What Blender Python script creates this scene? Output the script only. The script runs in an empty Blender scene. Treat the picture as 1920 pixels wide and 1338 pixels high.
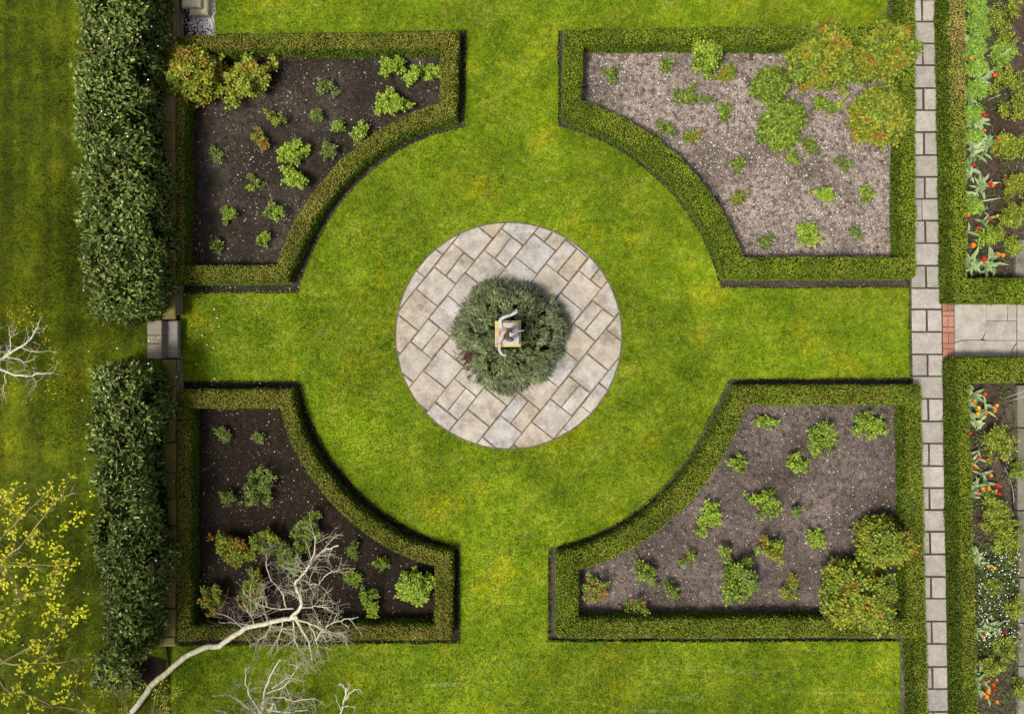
import bpy, bmesh, math, random
import numpy as np
from mathutils import Vector
random.seed(7); rng = np.random.default_rng(7)
sc = bpy.context.scene; COL = sc.collection
R = math.radians

# ------------------------------------------------------------------ camera, sky, sun, exposure
S, H = 90.0, 15.0                      # ground scale of the photograph (pixels per metre) and drone height
cam = bpy.data.objects.new('camera', bpy.data.cameras.new('camera')); COL.objects.link(cam)
cam.location = (0, 0, H); cam.rotation_euler = (0, 0, 0)
cam.data.sensor_width = 36; cam.data.lens = 36 * H / (1920 / S); cam.data.clip_end = 1000
sc.camera = cam
SUN = Vector((-0.42, -0.32, 0.85)).normalized()
w = bpy.data.worlds.new('World'); sc.world = w; w.use_nodes = True
nt = w.node_tree; sky = nt.nodes.new('ShaderNodeTexSky'); sky.sky_type = 'NISHITA'; sky.sun_disc = False
sky.sun_elevation = math.asin(SUN.z); sky.sun_rotation = math.atan2(SUN.x, SUN.y)
sky.dust_density = 6; sky.ozone_density = 0.3
hs = nt.nodes.new('ShaderNodeHueSaturation'); hs.inputs['Saturation'].default_value = .30     # thin cloud: a nearly grey sky
nt.links.new(sky.outputs[0], hs.inputs['Color']); nt.links.new(hs.outputs[0], nt.nodes['Background'].inputs[0]); nt.nodes['Background'].inputs[1].default_value = 0.05
sl = bpy.data.lights.new('sun', 'SUN'); sl.energy = 1.8; sl.angle = R(13); sl.color = (1, 0.94, 0.83)
so = bpy.data.objects.new('sun', sl); COL.objects.link(so); so.rotation_euler = SUN.to_track_quat('Z', 'Y').to_euler()
sc.view_settings.view_transform = 'Standard'; sc.view_settings.look = 'None'
sc.view_settings.exposure = 1.66; sc.view_settings.gamma = 1.0
sc.cycles.max_bounces = 6; sc.cycles.transparent_max_bounces = 4

# ------------------------------------------------------------------ helpers
def wx(px, z=0.0): return (px - 960) / S * (1 - z / H)
def wy(py, z=0.0): return -(py - 669) / S * (1 - z / H)
def W(px, py, z=0.0): return np.array((wx(px, z), wy(py, z), z))

def hsh(i, j, k, s):
    a = (i * 374761393 + j * 668265263 + k * 2147483647 + s * 974634777) & 0xFFFFFFFF
    a = ((a ^ (a >> 13)) * 1274126177) & 0xFFFFFFFF
    a = ((a ^ (a >> 16)) * 2246822519) & 0xFFFFFFFF
    return ((a ^ (a >> 15)) & 0xFFFFFF) / float(0xFFFFFF)
def vnoise(p, f=1.0, s=0):
    p = np.asarray(p, float) * f
    if p.shape[1] == 2: p = np.column_stack((p, np.zeros(len(p))))
    i = np.floor(p).astype(np.int64); t = p - i; t = t * t * (3 - 2 * t); o = 0
    for a in (0, 1):
        for b in (0, 1):
            for c in (0, 1):
                wgt = (t[:, 0] if a else 1 - t[:, 0]) * (t[:, 1] if b else 1 - t[:, 1]) * (t[:, 2] if c else 1 - t[:, 2])
                o = o + wgt * hsh(i[:, 0] + a, i[:, 1] + b, i[:, 2] + c, s)
    return o
def unit(v): return v / np.maximum(np.linalg.norm(v, axis=1, keepdims=True), 1e-9)
def rdir(n): return unit(rng.normal(size=(n, 3)))
def sstep(x, a, b):
    t = np.clip((np.asarray(x, float) - a) / (b - a), 0, 1); return t * t * (3 - 2 * t)

class MB:
    """collects faces of several materials and links them as one mesh object"""
    def __init__(s): s.v = []; s.f = []; s.n = 0
    def add(s, verts, faces, m=0, smooth=False):
        verts = np.asarray(verts, float).reshape(-1, 3); faces = np.asarray(faces, np.int64)
        s.v.append(verts); s.f.append((faces + s.n, m, smooth)); s.n += len(verts)
    def build(s, name, mats, parent=None, loc=None):
        V = np.concatenate(s.v)
        if loc is not None: V = V - np.asarray(loc)
        me = bpy.data.meshes.new(name)
        me.vertices.add(len(V)); me.vertices.foreach_set('co', V.astype(np.float32).ravel())
        lv = np.concatenate([f.ravel() for f, _, _ in s.f])
        tot = np.concatenate([np.full(len(f), f.shape[1]) for f, _, _ in s.f])
        st = np.concatenate(([0], np.cumsum(tot)[:-1]))
        me.loops.add(len(lv)); me.loops.foreach_set('vertex_index', lv.astype(np.int32))
        me.polygons.add(len(tot)); me.polygons.foreach_set('loop_start', st.astype(np.int32))
        me.polygons.foreach_set('material_index', np.concatenate([np.full(len(f), m) for f, m, _ in s.f]).astype(np.int32))
        me.polygons.foreach_set('use_smooth', np.concatenate([np.full(len(f), sm) for f, _, sm in s.f]))
        me.update(calc_edges=True); me.validate()
        for m in (mats if isinstance(mats, (list, tuple)) else [mats]): me.materials.append(m)
        o = bpy.data.objects.new(name, me); COL.objects.link(o)
        if parent: o.parent = parent
        elif loc is not None: o.location = loc
        return o
    def leaves(s, P, D, N, L, Wd, m=0, fold=0.12, droop=0.1, wide=0.45):
        n = len(P)
        if n == 0: return
        D = unit(D); B = unit(np.cross(D, N)); N2 = np.cross(B, D); L = np.broadcast_to(np.asarray(L, float), (n,))[:, None]; Wd = np.broadcast_to(np.asarray(Wd, float), (n,))[:, None]
        mid = P + D * L * wide
        l = mid + B * Wd / 2 + N2 * Wd * fold; r = mid - B * Wd / 2 + N2 * Wd * fold
        tip = P + D * L - N2 * L * droop
        V = np.stack((P, r, tip, l), 1).reshape(-1, 3); b = np.arange(n)[:, None] * 4
        s.add(V, np.concatenate((b + [0, 1, 2], b + [0, 2, 3])), m)
    def longleaf(s, P, D, N, L, Wd, m=0, curl=0.35):
        """broad strap leaf of three segments"""
        D = unit(D); B = unit(np.cross(D, N)); N2 = np.cross(B, D); n = len(P)
        L = np.broadcast_to(np.asarray(L, float), (n,))[:, None]; Wd = np.broadcast_to(np.asarray(Wd, float), (n,))[:, None]
        rows = []
        for t, wf in ((0, .45), (.3, 1.0), (.68, .8)):
            c = P + D * L * t + N2 * L * (curl * (t - 1.3 * t * t))
            rows += [c + B * Wd * wf / 2 + N2 * Wd * .18 * wf, c - N2 * Wd * .02, c - B * Wd * wf / 2 + N2 * Wd * .18 * wf]
        rows.append(P + D * L - N2 * L * curl * .35)
        V = np.stack(rows, 1).reshape(-1, 3); b = np.arange(n)[:, None] * 10
        q = np.concatenate([b + [i, i + 1, i + 4, i + 3] for i in (0, 1, 3, 4)])
        s.add(V, q, m, True); s.f.append((np.concatenate((b + [6, 7, 9], b + [7, 8, 9])) + s.n - len(V), m, True))
    def tube(s, pts, rad, sides=6, m=0, cap=False):
        pts = np.asarray(pts, float); n = len(pts); rad = np.broadcast_to(np.asarray(rad, float), (n,))
        T = np.gradient(pts, axis=0); T = unit(T)
        ref = np.array((0.31, 0.2, 0.93)) if abs(T[:, 2]).mean() < .8 else np.array((1., .13, .1))
        A = unit(np.cross(T, ref)); B = np.cross(T, A); a = np.arange(sides) * 2 * math.pi / sides
        V = pts[:, None] + rad[:, None, None] * (np.cos(a)[None, :, None] * A[:, None] + np.sin(a)[None, :, None] * B[:, None])
        i = np.arange(n - 1)[:, None] * sides; j = np.arange(sides)[None]; k = (j + 1) % sides
        s.add(V.reshape(-1, 3), np.stack((i + j, i + k, i + sides + k, i + sides + j), -1).reshape(-1, 4), m, True)
        if cap:
            s.f.append((np.arange(sides)[None] + s.n - sides, m, False)); s.f.append((np.arange(sides)[::-1][None] + s.n - n * sides, m, False))
    def prism(s, xy, z0, z1, m=0, bev=0.0, tilt=(0, 0), base=True):
        """polygon (anticlockwise) extruded from z0 to z1 with a chamfered top edge"""
        xy = np.asarray(xy, float); n = len(xy); c = xy.mean(0)
        if bev:
            e = unit(np.roll(xy, -1, 0) - xy); nrm = np.column_stack((-e[:, 1], e[:, 0])); pn = np.roll(nrm, 1, 0)
            bi = nrm + pn; den = np.maximum((1 + (nrm * pn).sum(1)), .35)[:, None]; ins = xy + bev * bi / den
        zt = z1 + (xy - c) @ np.asarray(tilt, float)
        rings = [np.column_stack((xy, np.full(n, z0)))]
        if bev: rings += [np.column_stack((xy, zt - bev)), np.column_stack((ins, zt))]
        else: rings += [np.column_stack((xy, zt))]
        i = np.arange(n); j = (i + 1) % n; V = np.concatenate(rings); nn = len(rings); Q = []
        for r in range(nn - 1): Q.append(np.stack((r * n + i, r * n + j, (r + 1) * n + j, (r + 1) * n + i), 1))
        b0 = s.n; s.add(V, np.concatenate(Q), m); s.f.append(((np.arange(n) + (nn - 1) * n)[None] + b0, m, False))
    def box(s, c, d, m=0, rz=0, bev=0.006):
        x, y = d[0] / 2, d[1] / 2; q = np.array(((-x, -y), (x, -y), (x, y), (-x, y))); k, t = math.cos(rz), math.sin(rz)
        s.prism(q @ np.array(((k, t), (-t, k))) + np.asarray(c[:2]), c[2] - d[2] / 2, c[2] + d[2] / 2, m, bev)

def tag(o, label=None, cat=None, group=None, kind=None):
    for k, v in (('label', label), ('category', cat), ('group', group), ('kind', kind)):
        if v: o[k] = v
    return o
def empty(name, loc, label, cat, group=None, rz=0):
    o = bpy.data.objects.new(name, None); COL.objects.link(o); o.empty_display_size = .1
    o.location = loc; o.rotation_euler = (0, 0, rz); return tag(o, label, cat, group)
def copy_tree(o, parent=None):
    c = o.copy(); COL.objects.link(c); c.parent = parent
    for ch in o.children: copy_tree(ch, c)
    return c
def in_poly(P, poly):
    x, y = P[:, 0], P[:, 1]; ins = np.zeros(len(P), bool); q = np.asarray(poly); n = len(q)
    for i in range(n):
        x1, y1 = q[i]; x2, y2 = q[(i + 1) % n]
        if y1 == y2: continue
        c = ((y1 > y) != (y2 > y)) & (x < (x2 - x1) * (y - y1) / (y2 - y1) + x1); ins ^= c
    return ins
def sample(V, F, n):
    """n random points with normals on a mesh of quads"""
    T = np.concatenate((F[:, [0, 1, 2]], F[:, [0, 2, 3]])); a, b, c = V[T[:, 0]], V[T[:, 1]], V[T[:, 2]]
    N = np.cross(b - a, c - a); A = np.linalg.norm(N, axis=1); t = rng.choice(len(T), n, p=A / A.sum())
    u, v = rng.random(n), rng.random(n); f = u + v > 1; u[f] = 1 - u[f]; v[f] = 1 - v[f]
    return a[t] + (b - a)[t] * u[:, None] + (c - a)[t] * v[:, None], unit(N[t]), A.sum() / 2

# ------------------------------------------------------------------ materials
class NT:
    def __init__(s, name):
        s.m = bpy.data.materials.new(name); s.m.use_nodes = True; s.t = s.m.node_tree; s.b = s.t.nodes['Principled BSDF']; s.out = s.t.nodes['Material Output']
        s.co = s.t.nodes.new('ShaderNodeTexCoord').outputs['Object']
    def n(s, t, **k):
        o = s.t.nodes.new('ShaderNode' + t)
        for a, v in k.items(): setattr(o, a, v)
        return o
    def l(s, a, b): s.t.links.new(a, b)
    def world(s): s.co = s.n('NewGeometry').outputs['Position']
    def noise(s, sc_, det=3, rough=.55, stretch=None, off=0):
        x = s.n('TexNoise'); x.inputs['Scale'].default_value = sc_; x.inputs['Detail'].default_value = det; x.inputs['Roughness'].default_value = rough
        mp = s.n('Mapping'); s.l(s.co, mp.inputs[0]); mp.inputs[1].default_value = (off, off * .7, off * .3)
        if stretch: mp.inputs[3].default_value = stretch
        s.l(mp.outputs[0], x.inputs['Vector']); return x.outputs[0]
    def voro(s, sc_, feat='F1', out='Distance'):
        x = s.n('TexVoronoi', feature=feat); x.inputs['Scale'].default_value = sc_; s.l(s.co, x.inputs['Vector']); return x.outputs[out]
    def ramp(s, fac, stops, inter='LINEAR'):
        r = s.n('ValToRGB'); r.color_ramp.interpolation = inter; e = r.color_ramp.elements
        while len(e) < len(stops): e.new(.5)
        for k, (p, c) in enumerate(stops): e[k].position = p; e[k].color = (*c, 1) if len(c) == 3 else c
        s.l(fac, r.inputs[0]); return r.outputs[0]
    def grey(s, fac, a, b, lo=0, hi=1): return s.ramp(fac, [(a, (lo,) * 3), (b, (hi,) * 3)])
    def mix(s, a, b, fac, mode='MIX'):
        x = s.n('Mix', data_type='RGBA', blend_type=mode)
        for v, i in ((fac, 0), (a, 6), (b, 7)):
            if hasattr(v, 'is_linked'): s.l(v, x.inputs[i])
            elif i == 0: x.inputs[0].default_value = v
            else: x.inputs[i].default_value = (*v, 1)
        return x.outputs[2]
    def isl(s): return s.n('NewGeometry').outputs['Random Per Island']
    def fin(s, col, rough=.8, bump=None, bs=.3, bd=.02, spec=.3, trans=0):
        s.l(col, s.b.inputs['Base Color']); s.b.inputs['Specular IOR Level'].default_value = spec
        if hasattr(rough, 'is_linked'): s.l(rough, s.b.inputs['Roughness'])
        else: s.b.inputs['Roughness'].default_value = rough
        if bump is not None:
            u = s.n('Bump'); u.inputs['Strength'].default_value = bs; u.inputs['Distance'].default_value = bd; s.l(bump, u.inputs['Height']); s.l(u.outputs[0], s.b.inputs['Normal'])
        if trans:
            t = s.n('BsdfTranslucent'); s.l(col, t.inputs[0]); x = s.n('MixShader'); x.inputs[0].default_value = trans
            s.l(s.b.outputs[0], x.inputs[1]); s.l(t.outputs[0], x.inputs[2]); s.l(x.outputs[0], s.out.inputs[0])
        return s.m
def foliage(name, cols, patch=2.0, lo=.65, hi=1.25, rough=.5, spec=.2, trans=.12, fine=False):
    m = NT(name); m.world(); n = len(cols)
    c = m.ramp(m.isl(), [(i / max(n - 1, 1), q) for i, q in enumerate(cols)])
    k = m.grey(m.noise(patch, 3), .3, .7, lo, hi)
    return m.fin(m.mix(c, k, 1.0, 'MULTIPLY'), rough, spec=spec, trans=trans)
def plain(name, col, rough=.7, var=.35, sc_=20, spec=.3):
    m = NT(name); a = tuple(x * (1 - var) for x in col); b = tuple(min(1, x * (1 + var)) for x in col)
    nz = m.noise(sc_, 4); return m.fin(m.ramp(nz, [(.3, a), (.7, b)]), rough, nz, .3, .01, spec)

def lawn_mat(name, blade, dark):
    m = NT(name); m.world()
    if dark: g = [(.28, (.026, .042, .001)), (.5, (.050, .069, .0013)), (.72, (.082, .097, .002))]
    else: g = [(.28, (.060, .106, .0022)), (.5, (.104, .156, .0035)), (.72, (.172, .210, .012))]
    c = m.ramp(m.noise(1.3, 5, .62), g)
    yel = m.grey(m.noise(.75, 4, .6, off=9), .56, .74); c = m.mix(c, (.235, .215, .004) if not dark else (.10, .105, .002), m.mix((0, 0, 0), (.75,) * 3, yel))
    tan = m.grey(m.noise(2.6, 4, .65, off=21), .62, .78); c = m.mix(c, (.25, .20, .06) if not dark else (.10, .075, .01), m.mix((0, 0, 0), (.6,) * 3, tan))
    if not dark:
        st = m.grey(m.noise(2.0, 2, .5, (.25, 3.2, 1), 3), .60, .72); sep = m.n('SeparateXYZ'); m.l(m.co, sep.inputs[0])
        reg = m.n('MapRange'); m.l(sep.outputs[1], reg.inputs[0]); reg.inputs[1].default_value = -6.1; reg.inputs[2].default_value = -6.8
        mu = m.n('Math', operation='MULTIPLY'); m.l(st, mu.inputs[0]); m.l(reg.outputs[0], mu.inputs[1])
        m2 = m.n('Math', operation='MULTIPLY'); m.l(mu.outputs[0], m2.inputs[0]); m2.inputs[1].default_value = .28; c = m.mix(c, (.26, .27, .12), m2.outputs[0])
    else:
        st = m.noise(2.4, 1, .3, (1.6, .06, 1), 5); c = m.mix(c, m.grey(st, .4, .6, .80, 1.14), 1.0, 'MULTIPLY')
    c = m.mix(c, m.grey(m.noise(.45, 3, .55, off=70), .34, .66, .74, 1.16), 1.0, 'MULTIPLY')
    c = m.mix(c, m.grey(m.noise(7, 4, .7, off=40), .3, .7, .62, 1.38), 1.0, 'MULTIPLY'); c = m.mix(c, m.grey(m.noise(26, 3), .3, .7, .66, 1.3), 1.0, 'MULTIPLY')
    if not dark: c = m.mix(c, (.26, .235, .085), m.grey(m.noise(11, 4, .75, off=55), .58, .74, 0, .55))
    if blade: c = m.mix(c, m.grey(m.isl(), 0, 1, .55, 1.6), 1.0, 'MULTIPLY'); return m.fin(c, .55, spec=.25, trans=.25)
    return m.fin(c, .9, m.noise(60, 3), .8, .03, .1)
M = {}
M['lawn'] = lawn_mat('lawn turf', False, False); M['blade'] = lawn_mat('lawn blades', True, False)
M['lawn_d'] = lawn_mat('shade-darkened turf', False, True); M['blade_d'] = lawn_mat('shade-darkened blades', True, True)  # left lawn: tree shade put into the turf and blade colours
def soil_mat(name, dark, mid, dry, dry_lo, dry_hi):
    m = NT(name); m.world(); c = m.ramp(m.noise(16, 6, .7), [(.32, dark), (.62, mid)])
    f = m.grey(m.noise(.8, 5, .62, off=4), dry_lo, dry_hi); f = m.mix(f, m.grey(m.noise(9, 5, .7, off=2), .38, .58), 1.0, 'MULTIPLY')
    c = m.mix(c, dry, f); c = m.mix(c, m.grey(m.noise(70, 3, .7), .3, .7, .6, 1.4), 1.0, 'MULTIPLY')
    return m.fin(c, .95, m.mix(m.noise(22, 6, .7), m.voro(38), .45), 1.0, .05, .1)
M['soil0'] = soil_mat('damp soil', (.011, .009, .007), (.030, .023, .017), (.08, .066, .054), .42, .80)
M['soil1'] = soil_mat('dry crumbly soil', (.020, .015, .013), (.105, .084, .071), (.275, .226, .196), .29, .56)
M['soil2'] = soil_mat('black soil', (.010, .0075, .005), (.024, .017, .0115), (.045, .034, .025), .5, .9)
M['soil3'] = soil_mat('brown soil', (.026, .019, .016), (.078, .062, .054), (.165, .132, .115), .36, .70)
M['soil5'] = soil_mat('shade-toned trench soil', (.022, .017, .013), (.058, .046, .038), (.10, .083, .07), .42, .8)  # moist brown trench soil, also toned down to paint shadow gaps beside hedges
M['soil4'] = soil_mat('border soil', (.02, .014, .009), (.055, .039, .027), (.115, .09, .068), .4, .8)
def stones_mat(name, cols):
    m = NT(name); return m.fin(m.ramp(m.isl(), [(i / (len(cols) - 1), c) for i, c in enumerate(cols)]), .8, spec=.3)
M['chip0'] = stones_mat('pale soil flecks', [(.012, .009, .008), (.03, .022, .018), (.07, .058, .05), (.18, .15, .125), (.42, .38, .34)])
M['chip1'] = stones_mat('dry soil crumbs', [(.05, .04, .034), (.11, .085, .075), (.17, .135, .118), (.25, .21, .185), (.46, .41, .36)])
M['gravel'] = stones_mat('white gravel', [(.20, .18, .17), (.58, .56, .57), (.75, .73, .75), (.8, .79, .8)])

def flag_mat():
    m = NT('riven sandstone flags'); m.world()
    c = m.ramp(m.isl(), [(0, (.255, .228, .200)), (.22, (.275, .238, .190)), (.45, (.275, .258, .240)), (.62, (.28, .248, .212)), (.8, (.255, .250, .247)), (1, (.31, .285, .255))])
    c = m.mix(c, m.grey(m.noise(3.5, 6, .72), .3, .7, .62, 1.22), 1.0, 'MULTIPLY')
    c = m.mix(c, (.10, .082, .062), m.grey(m.noise(2.0, 6, .75, off=12), .50, .72, 0, .9))
    c = m.mix(c, (.33, .25, .14), m.grey(m.noise(2.1, 3, .6, off=31), .58, .75, 0, .4))
    c = m.mix(c, m.grey(m.noise(38, 4, .7), .3, .7, .84, 1.14), 1.0, 'MULTIPLY')
    return m.fin(c, .75, m.noise(14, 6, .7), .5, .02, .25)
M['flag'] = flag_mat()
def slab_mat(name, cols, stain=(.10, .085, .075)):
    m = NT(name); m.world(); c = m.ramp(m.isl(), [(i / (len(cols) - 1), q) for i, q in enumerate(cols)])
    c = m.mix(c, m.grey(m.noise(5, 6, .75, off=17), .3, .7, .74, 1.18), 1.0, 'MULTIPLY')
    c = m.mix(c, stain, m.grey(m.noise(2.4, 5, .7), .52, .8, 0, .7)); c = m.mix(c, m.grey(m.noise(45, 4, .8), .32, .68, .68, 1.25), 1.0, 'MULTIPLY')
    return m.fin(c, .85, m.noise(50, 5, .7), .4, .01, .2)
M['slab'] = slab_mat('concrete path slabs', [(.235, .215, .193), (.285, .262, .238), (.205, .190, .175), (.26, .235, .205)], (.13, .115, .098))
M['grout'] = plain('mossy joint', (.035, .028, .016), .95, .4, 30)
M['concrete'] = slab_mat('weathered concrete', [(.255, .235, .205), (.27, .25, .22)], (.085, .078, .062))
M['brick'] = slab_mat('worn red brick', [(.22, .085, .062), (.30, .135, .10), (.19, .085, .058), (.27, .14, .095)], (.12, .085, .055))
M['step'] = slab_mat('wet stone step', [(.16, .135, .128), (.185, .16, .15)], (.055, .045, .042)); M['step'].node_tree.nodes['Principled BSDF'].inputs['Roughness'].default_value = .55
M['coping'] = slab_mat('mossy coping stone', [(.10, .082, .020), (.145, .112, .036), (.085, .072, .014), (.16, .125, .055)], (.035, .030, .006))
M['tread'] = slab_mat('sandstone tread', [(.165, .142, .09), (.20, .17, .125), (.225, .20, .155)], (.09, .075, .045))
M['pedestal'] = slab_mat('pale lichened stone', [(.42, .375, .25), (.38, .34, .23)], (.14, .115, .05))
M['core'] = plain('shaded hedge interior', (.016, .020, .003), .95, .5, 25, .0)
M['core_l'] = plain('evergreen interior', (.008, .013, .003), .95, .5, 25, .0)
BOXG = [(.100, .148, .007), (.132, .190, .009), (.162, .222, .012), (.20, .258, .02)]
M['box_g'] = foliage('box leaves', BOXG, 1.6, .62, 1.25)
M['box_s'] = foliage('shade-toned green box leaves', [(.045, .078, .004), (.065, .105, .006), (.095, .14, .010)], 2)  # hedge-side leaves: deep green, darkened further to stand in for side shade
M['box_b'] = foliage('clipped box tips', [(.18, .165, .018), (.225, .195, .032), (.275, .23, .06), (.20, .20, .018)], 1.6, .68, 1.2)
M['box_t'] = foliage('straw coloured tips', [(.24, .19, .05), (.31, .24, .085), (.36, .28, .11), (.20, .17, .02)], 2)
M['ever'] = foliage('glossy evergreen leaves', [(.026, .052, .009), (.048, .086, .016), (.082, .128, .024), (.135, .175, .038), (.27, .30, .10)], 1.3, .6, 1.4, .5, .16, .12)
M['ever_y'] = foliage('yellow green leaves', [(.10, .115, .014), (.15, .155, .02), (.20, .20, .03)], 1, rough=.4)
M['twig'] = plain('brown twigs', (.20, .165, .06), .8, .4, 40)
M['stem'] = plain('thorny stems', (.07, .055, .022), .8, .4, 40)
M['lav'] = foliage('lavender leaves', [(.075, .10, .042), (.13, .165, .07), (.19, .23, .10), (.28, .32, .18)], 3, .6, 1.35, .6)
M['lavf'] = foliage('lavender spikes', [(.05, .045, .055), (.10, .09, .12), (.12, .13, .10)], 3)
M['rose_g'] = foliage('fresh rose leaves', [(.085, .15, .008), (.135, .215, .012), (.19, .275, .02), (.25, .32, .035)], 3, .8, 1.2)
M['rose_d'] = foliage('dull rose leaves', [(.058, .09, .016), (.095, .135, .025), (.14, .175, .042)], 3, .7, 1.2)
M['rose_m'] = foliage('mid green rose leaves', [(.042, .075, .006), (.075, .12, .009), (.125, .18, .015), (.20, .24, .034)], 3, .75, 1.2)
M['rose_t'] = foliage('bronze tinted rose leaves', [(.07, .095, .005), (.13, .155, .008), (.20, .21, .014), (.15, .165, .010), (.22, .205, .016)], 4, .75, 1.2)
M['rose_r'] = foliage('red young rose leaves', [(.15, .05, .010), (.21, .105, .012), (.19, .13, .014)], 4, .8, 1.2)
M['rose_y'] = foliage('yellow green shrub leaves', [(.070, .105, .006), (.12, .16, .009), (.18, .22, .017), (.25, .28, .035)], 3, .75, 1.2)
M['tul_l'] = foliage('tulip leaves', [(.12, .18, .07), (.18, .25, .105), (.26, .33, .16)], 3, .8, 1.15, .45)
M['herb'] = foliage('lush bedding leaves', [(.09, .165, .016), (.14, .23, .025), (.20, .30, .05)], 3, .8, 1.15)
for k, a, b in (('red', (.42, .018, .010), (.60, .045, .015)), ('orange', (.60, .17, .010), (.70, .27, .02)), ('scarlet', (.55, .06, .010), (.62, .12, .012)), ('yellow', (.62, .33, .012), (.70, .42, .04)), ('crimson', (.24, .008, .010), (.38, .012, .012))):
    M['tul_' + k] = foliage(k + ' petals', [a, b, a], 8, .9, 1.1, .4, .3, .25)
M['anther'] = plain('tulip heart', (.05, .035, .01))
M['white'] = foliage('white petals', [(.6, .6, .58), (.75, .75, .72)], 5, .9, 1.1)
M['cover'] = foliage('low ground cover', [(.035, .055, .012), (.06, .085, .018), (.09, .12, .03)], 4, .7, 1.2)
M['yleaf'] = foliage('yellow spring leaves', [(.34, .36, .008), (.46, .46, .014), (.52, .51, .03), (.40, .40, .012)], 2, .8, 1.15, trans=.3)
M['oleaf'] = foliage('ochre leaves', [(.34, .24, .012), (.44, .36, .03), (.30, .15, .02)], 2, .8, 1.15, trans=.3)
def bark_mat(name, a, b, dark):
    m = NT(name); c = m.ramp(m.noise(12, 5, .6), [(.3, a), (.7, b)]); c = m.mix(c, dark, m.grey(m.noise(22, 4, .75, (1, 1, .5)), .58, .64)); return m.fin(c, .85, m.noise(50, 4), .4, .01)
M['bark'] = bark_mat('pale lichened bark', (.27, .255, .18), (.43, .41, .31), (.05, .045, .03))
M['bark_t'] = plain('pale twigs', (.30, .27, .20), .85, .25, 6)
M['bark_m'] = plain('mauve twigs', (.14, .10, .10), .85, .3, 6)
M['bark_b'] = plain('yellowed branches', (.17, .145, .05), .85, .35, 8)
def statue_mat():
    m = NT('weathered lead and lichen'); c = m.ramp(m.noise(9, 5, .65), [(.3, (.20, .19, .19)), (.7, (.36, .345, .335))])
    c = m.mix(c, (.26, .12, .055), m.grey(m.noise(7, 3, .6, off=3), .54, .62)); c = m.mix(c, (.04, .035, .035), m.grey(m.noise(17, 4, .7, off=8), .57, .64)); return m.fin(c, .75, m.noise(40, 4), .4, .01)
M['statue'] = statue_mat()
def plinth_mat():
    m = NT('lichened plinth'); c = m.ramp(m.noise(8, 5, .7), [(.33, (.27, .22, .035)), (.47, (.34, .29, .07)), (.55, (.25, .225, .15)), (.64, (.08, .05, .02))]); return m.fin(c, .85, m.noise(40, 4), .4, .01)
M['plinth'] = plinth_mat()
def slab_top():
    m = NT('grey statue base'); c = m.ramp(m.noise(14, 5, .65), [(.3, (.20, .19, .20)), (.7, (.33, .31, .32))]); c = m.mix(c, (.30, .17, .09), m.grey(m.noise(6, 2, .5, off=2), .60, .68)); return m.fin(c, .8, m.noise(50, 4), .4, .01)
M['sbase'] = slab_top()
M['hose'] = plain('black rubber', (.012, .012, .013), .35, .2, 10, .5)
M['cane'] = plain('grey cane', (.28, .27, .25), .7, .25, 30)
M['wood'] = plain('weathered edging board', (.14, .12, .095), .9, .35, 12)

# ------------------------------------------------------------------ the setting: ground, lawns, beds
CX, CY = 957, 630                                            # centre of the round lawn
def arc(r, p0, p1, z=0, n=26):
    a0 = math.atan2(p0[1] - CY, p0[0] - CX); a1 = math.atan2(p1[1] - CY, p1[0] - CX)
    if a1 - a0 > math.pi: a1 -= 2 * math.pi
    if a1 - a0 < -math.pi: a1 += 2 * math.pi
    r0 = math.hypot(p0[0] - CX, p0[1] - CY); r1 = math.hypot(p1[0] - CX, p1[1] - CY); o = []
    for i in range(n + 1):
        t = i / n; k = min(t, 1 - t) * 6; k = min(k, 1); rr = (r0 * (1 - t) + r1 * t) * (1 - k) + r * k; a = a0 + (a1 - a0) * t
        o.append((wx(CX + rr * math.cos(a), z), wy(CY + rr * math.sin(a), z)))
    return o
def g(*pts): return [(wx(x), wy(y)) for x, y in pts]
lawn_poly = (g((403, -2600), (403, 64), (876, 57)) + arc(403, (872, 238), (560, 549)) + g((338, 551), (340, 714)) + arc(405, (562, 712), (862, 1025)) +
             g((864, 1205), (312, 1211), (312, 3900), (1690, 3900), (1687, 1203), (1026, 1203)) + arc(402, (1028, 1026), (1367, 709)) +
             g((1705, 708), (1704, 540)) + arc(403, (1350, 540), (1046, 238)) + g((1045, 57), (1664, 47), (1664, -2600)))
def sheet(name, x0, x1, y0, y1, z, m, kind='structure'):
    b = MB(); b.add([(x0, y0, z), (x1, y0, z), (x1, y1, z), (x0, y1, z)], [[0, 1, 2, 3]]); return tag(b.build(name, m), kind=kind)
sheet('ground', -150, 150, -150, 150, -.13, M['lawn_d'])
def poly_object(name, poly, z0, z1, m):
    bm = bmesh.new(); P = np.asarray(poly)
    if ((P[:, 0] * np.roll(P[:, 1], -1)) - (np.roll(P[:, 0], -1) * P[:, 1])).sum() < 0: P = P[::-1]
    # finely step and roughen the cut edge
    Q = []
    for i in range(len(P)):
        a, b = P[i], P[(i + 1) % len(P)]; k = max(1, int(np.linalg.norm(b - a) / .12)); Q += [a + (b - a) * j / k for j in range(k)]
    Q = np.array(Q); Q = Q + (np.column_stack((vnoise(Q, 5, 1), vnoise(Q, 5, 2))) - .5) * .035
    vs = [bm.verts.new((x, y, z1)) for x, y in Q]; f = bm.faces.new(vs); f.normal_update()
    ex = bmesh.ops.extrude_face_region(bm, geom=[f]); nv = [v for v in ex['geom'] if isinstance(v, bmesh.types.BMVert)]
    for v in vs: v.co.z = z0
    bmesh.ops.triangulate(bm, faces=bm.faces[:]); me = bpy.data.meshes.new(name); bm.to_mesh(me); bm.free(); me.materials.append(m)
    o = bpy.data.objects.new(name, me); COL.objects.link(o); return o
tag(poly_object('lawn', lawn_poly, -.12, 0, M['lawn']), kind='structure')
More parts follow.
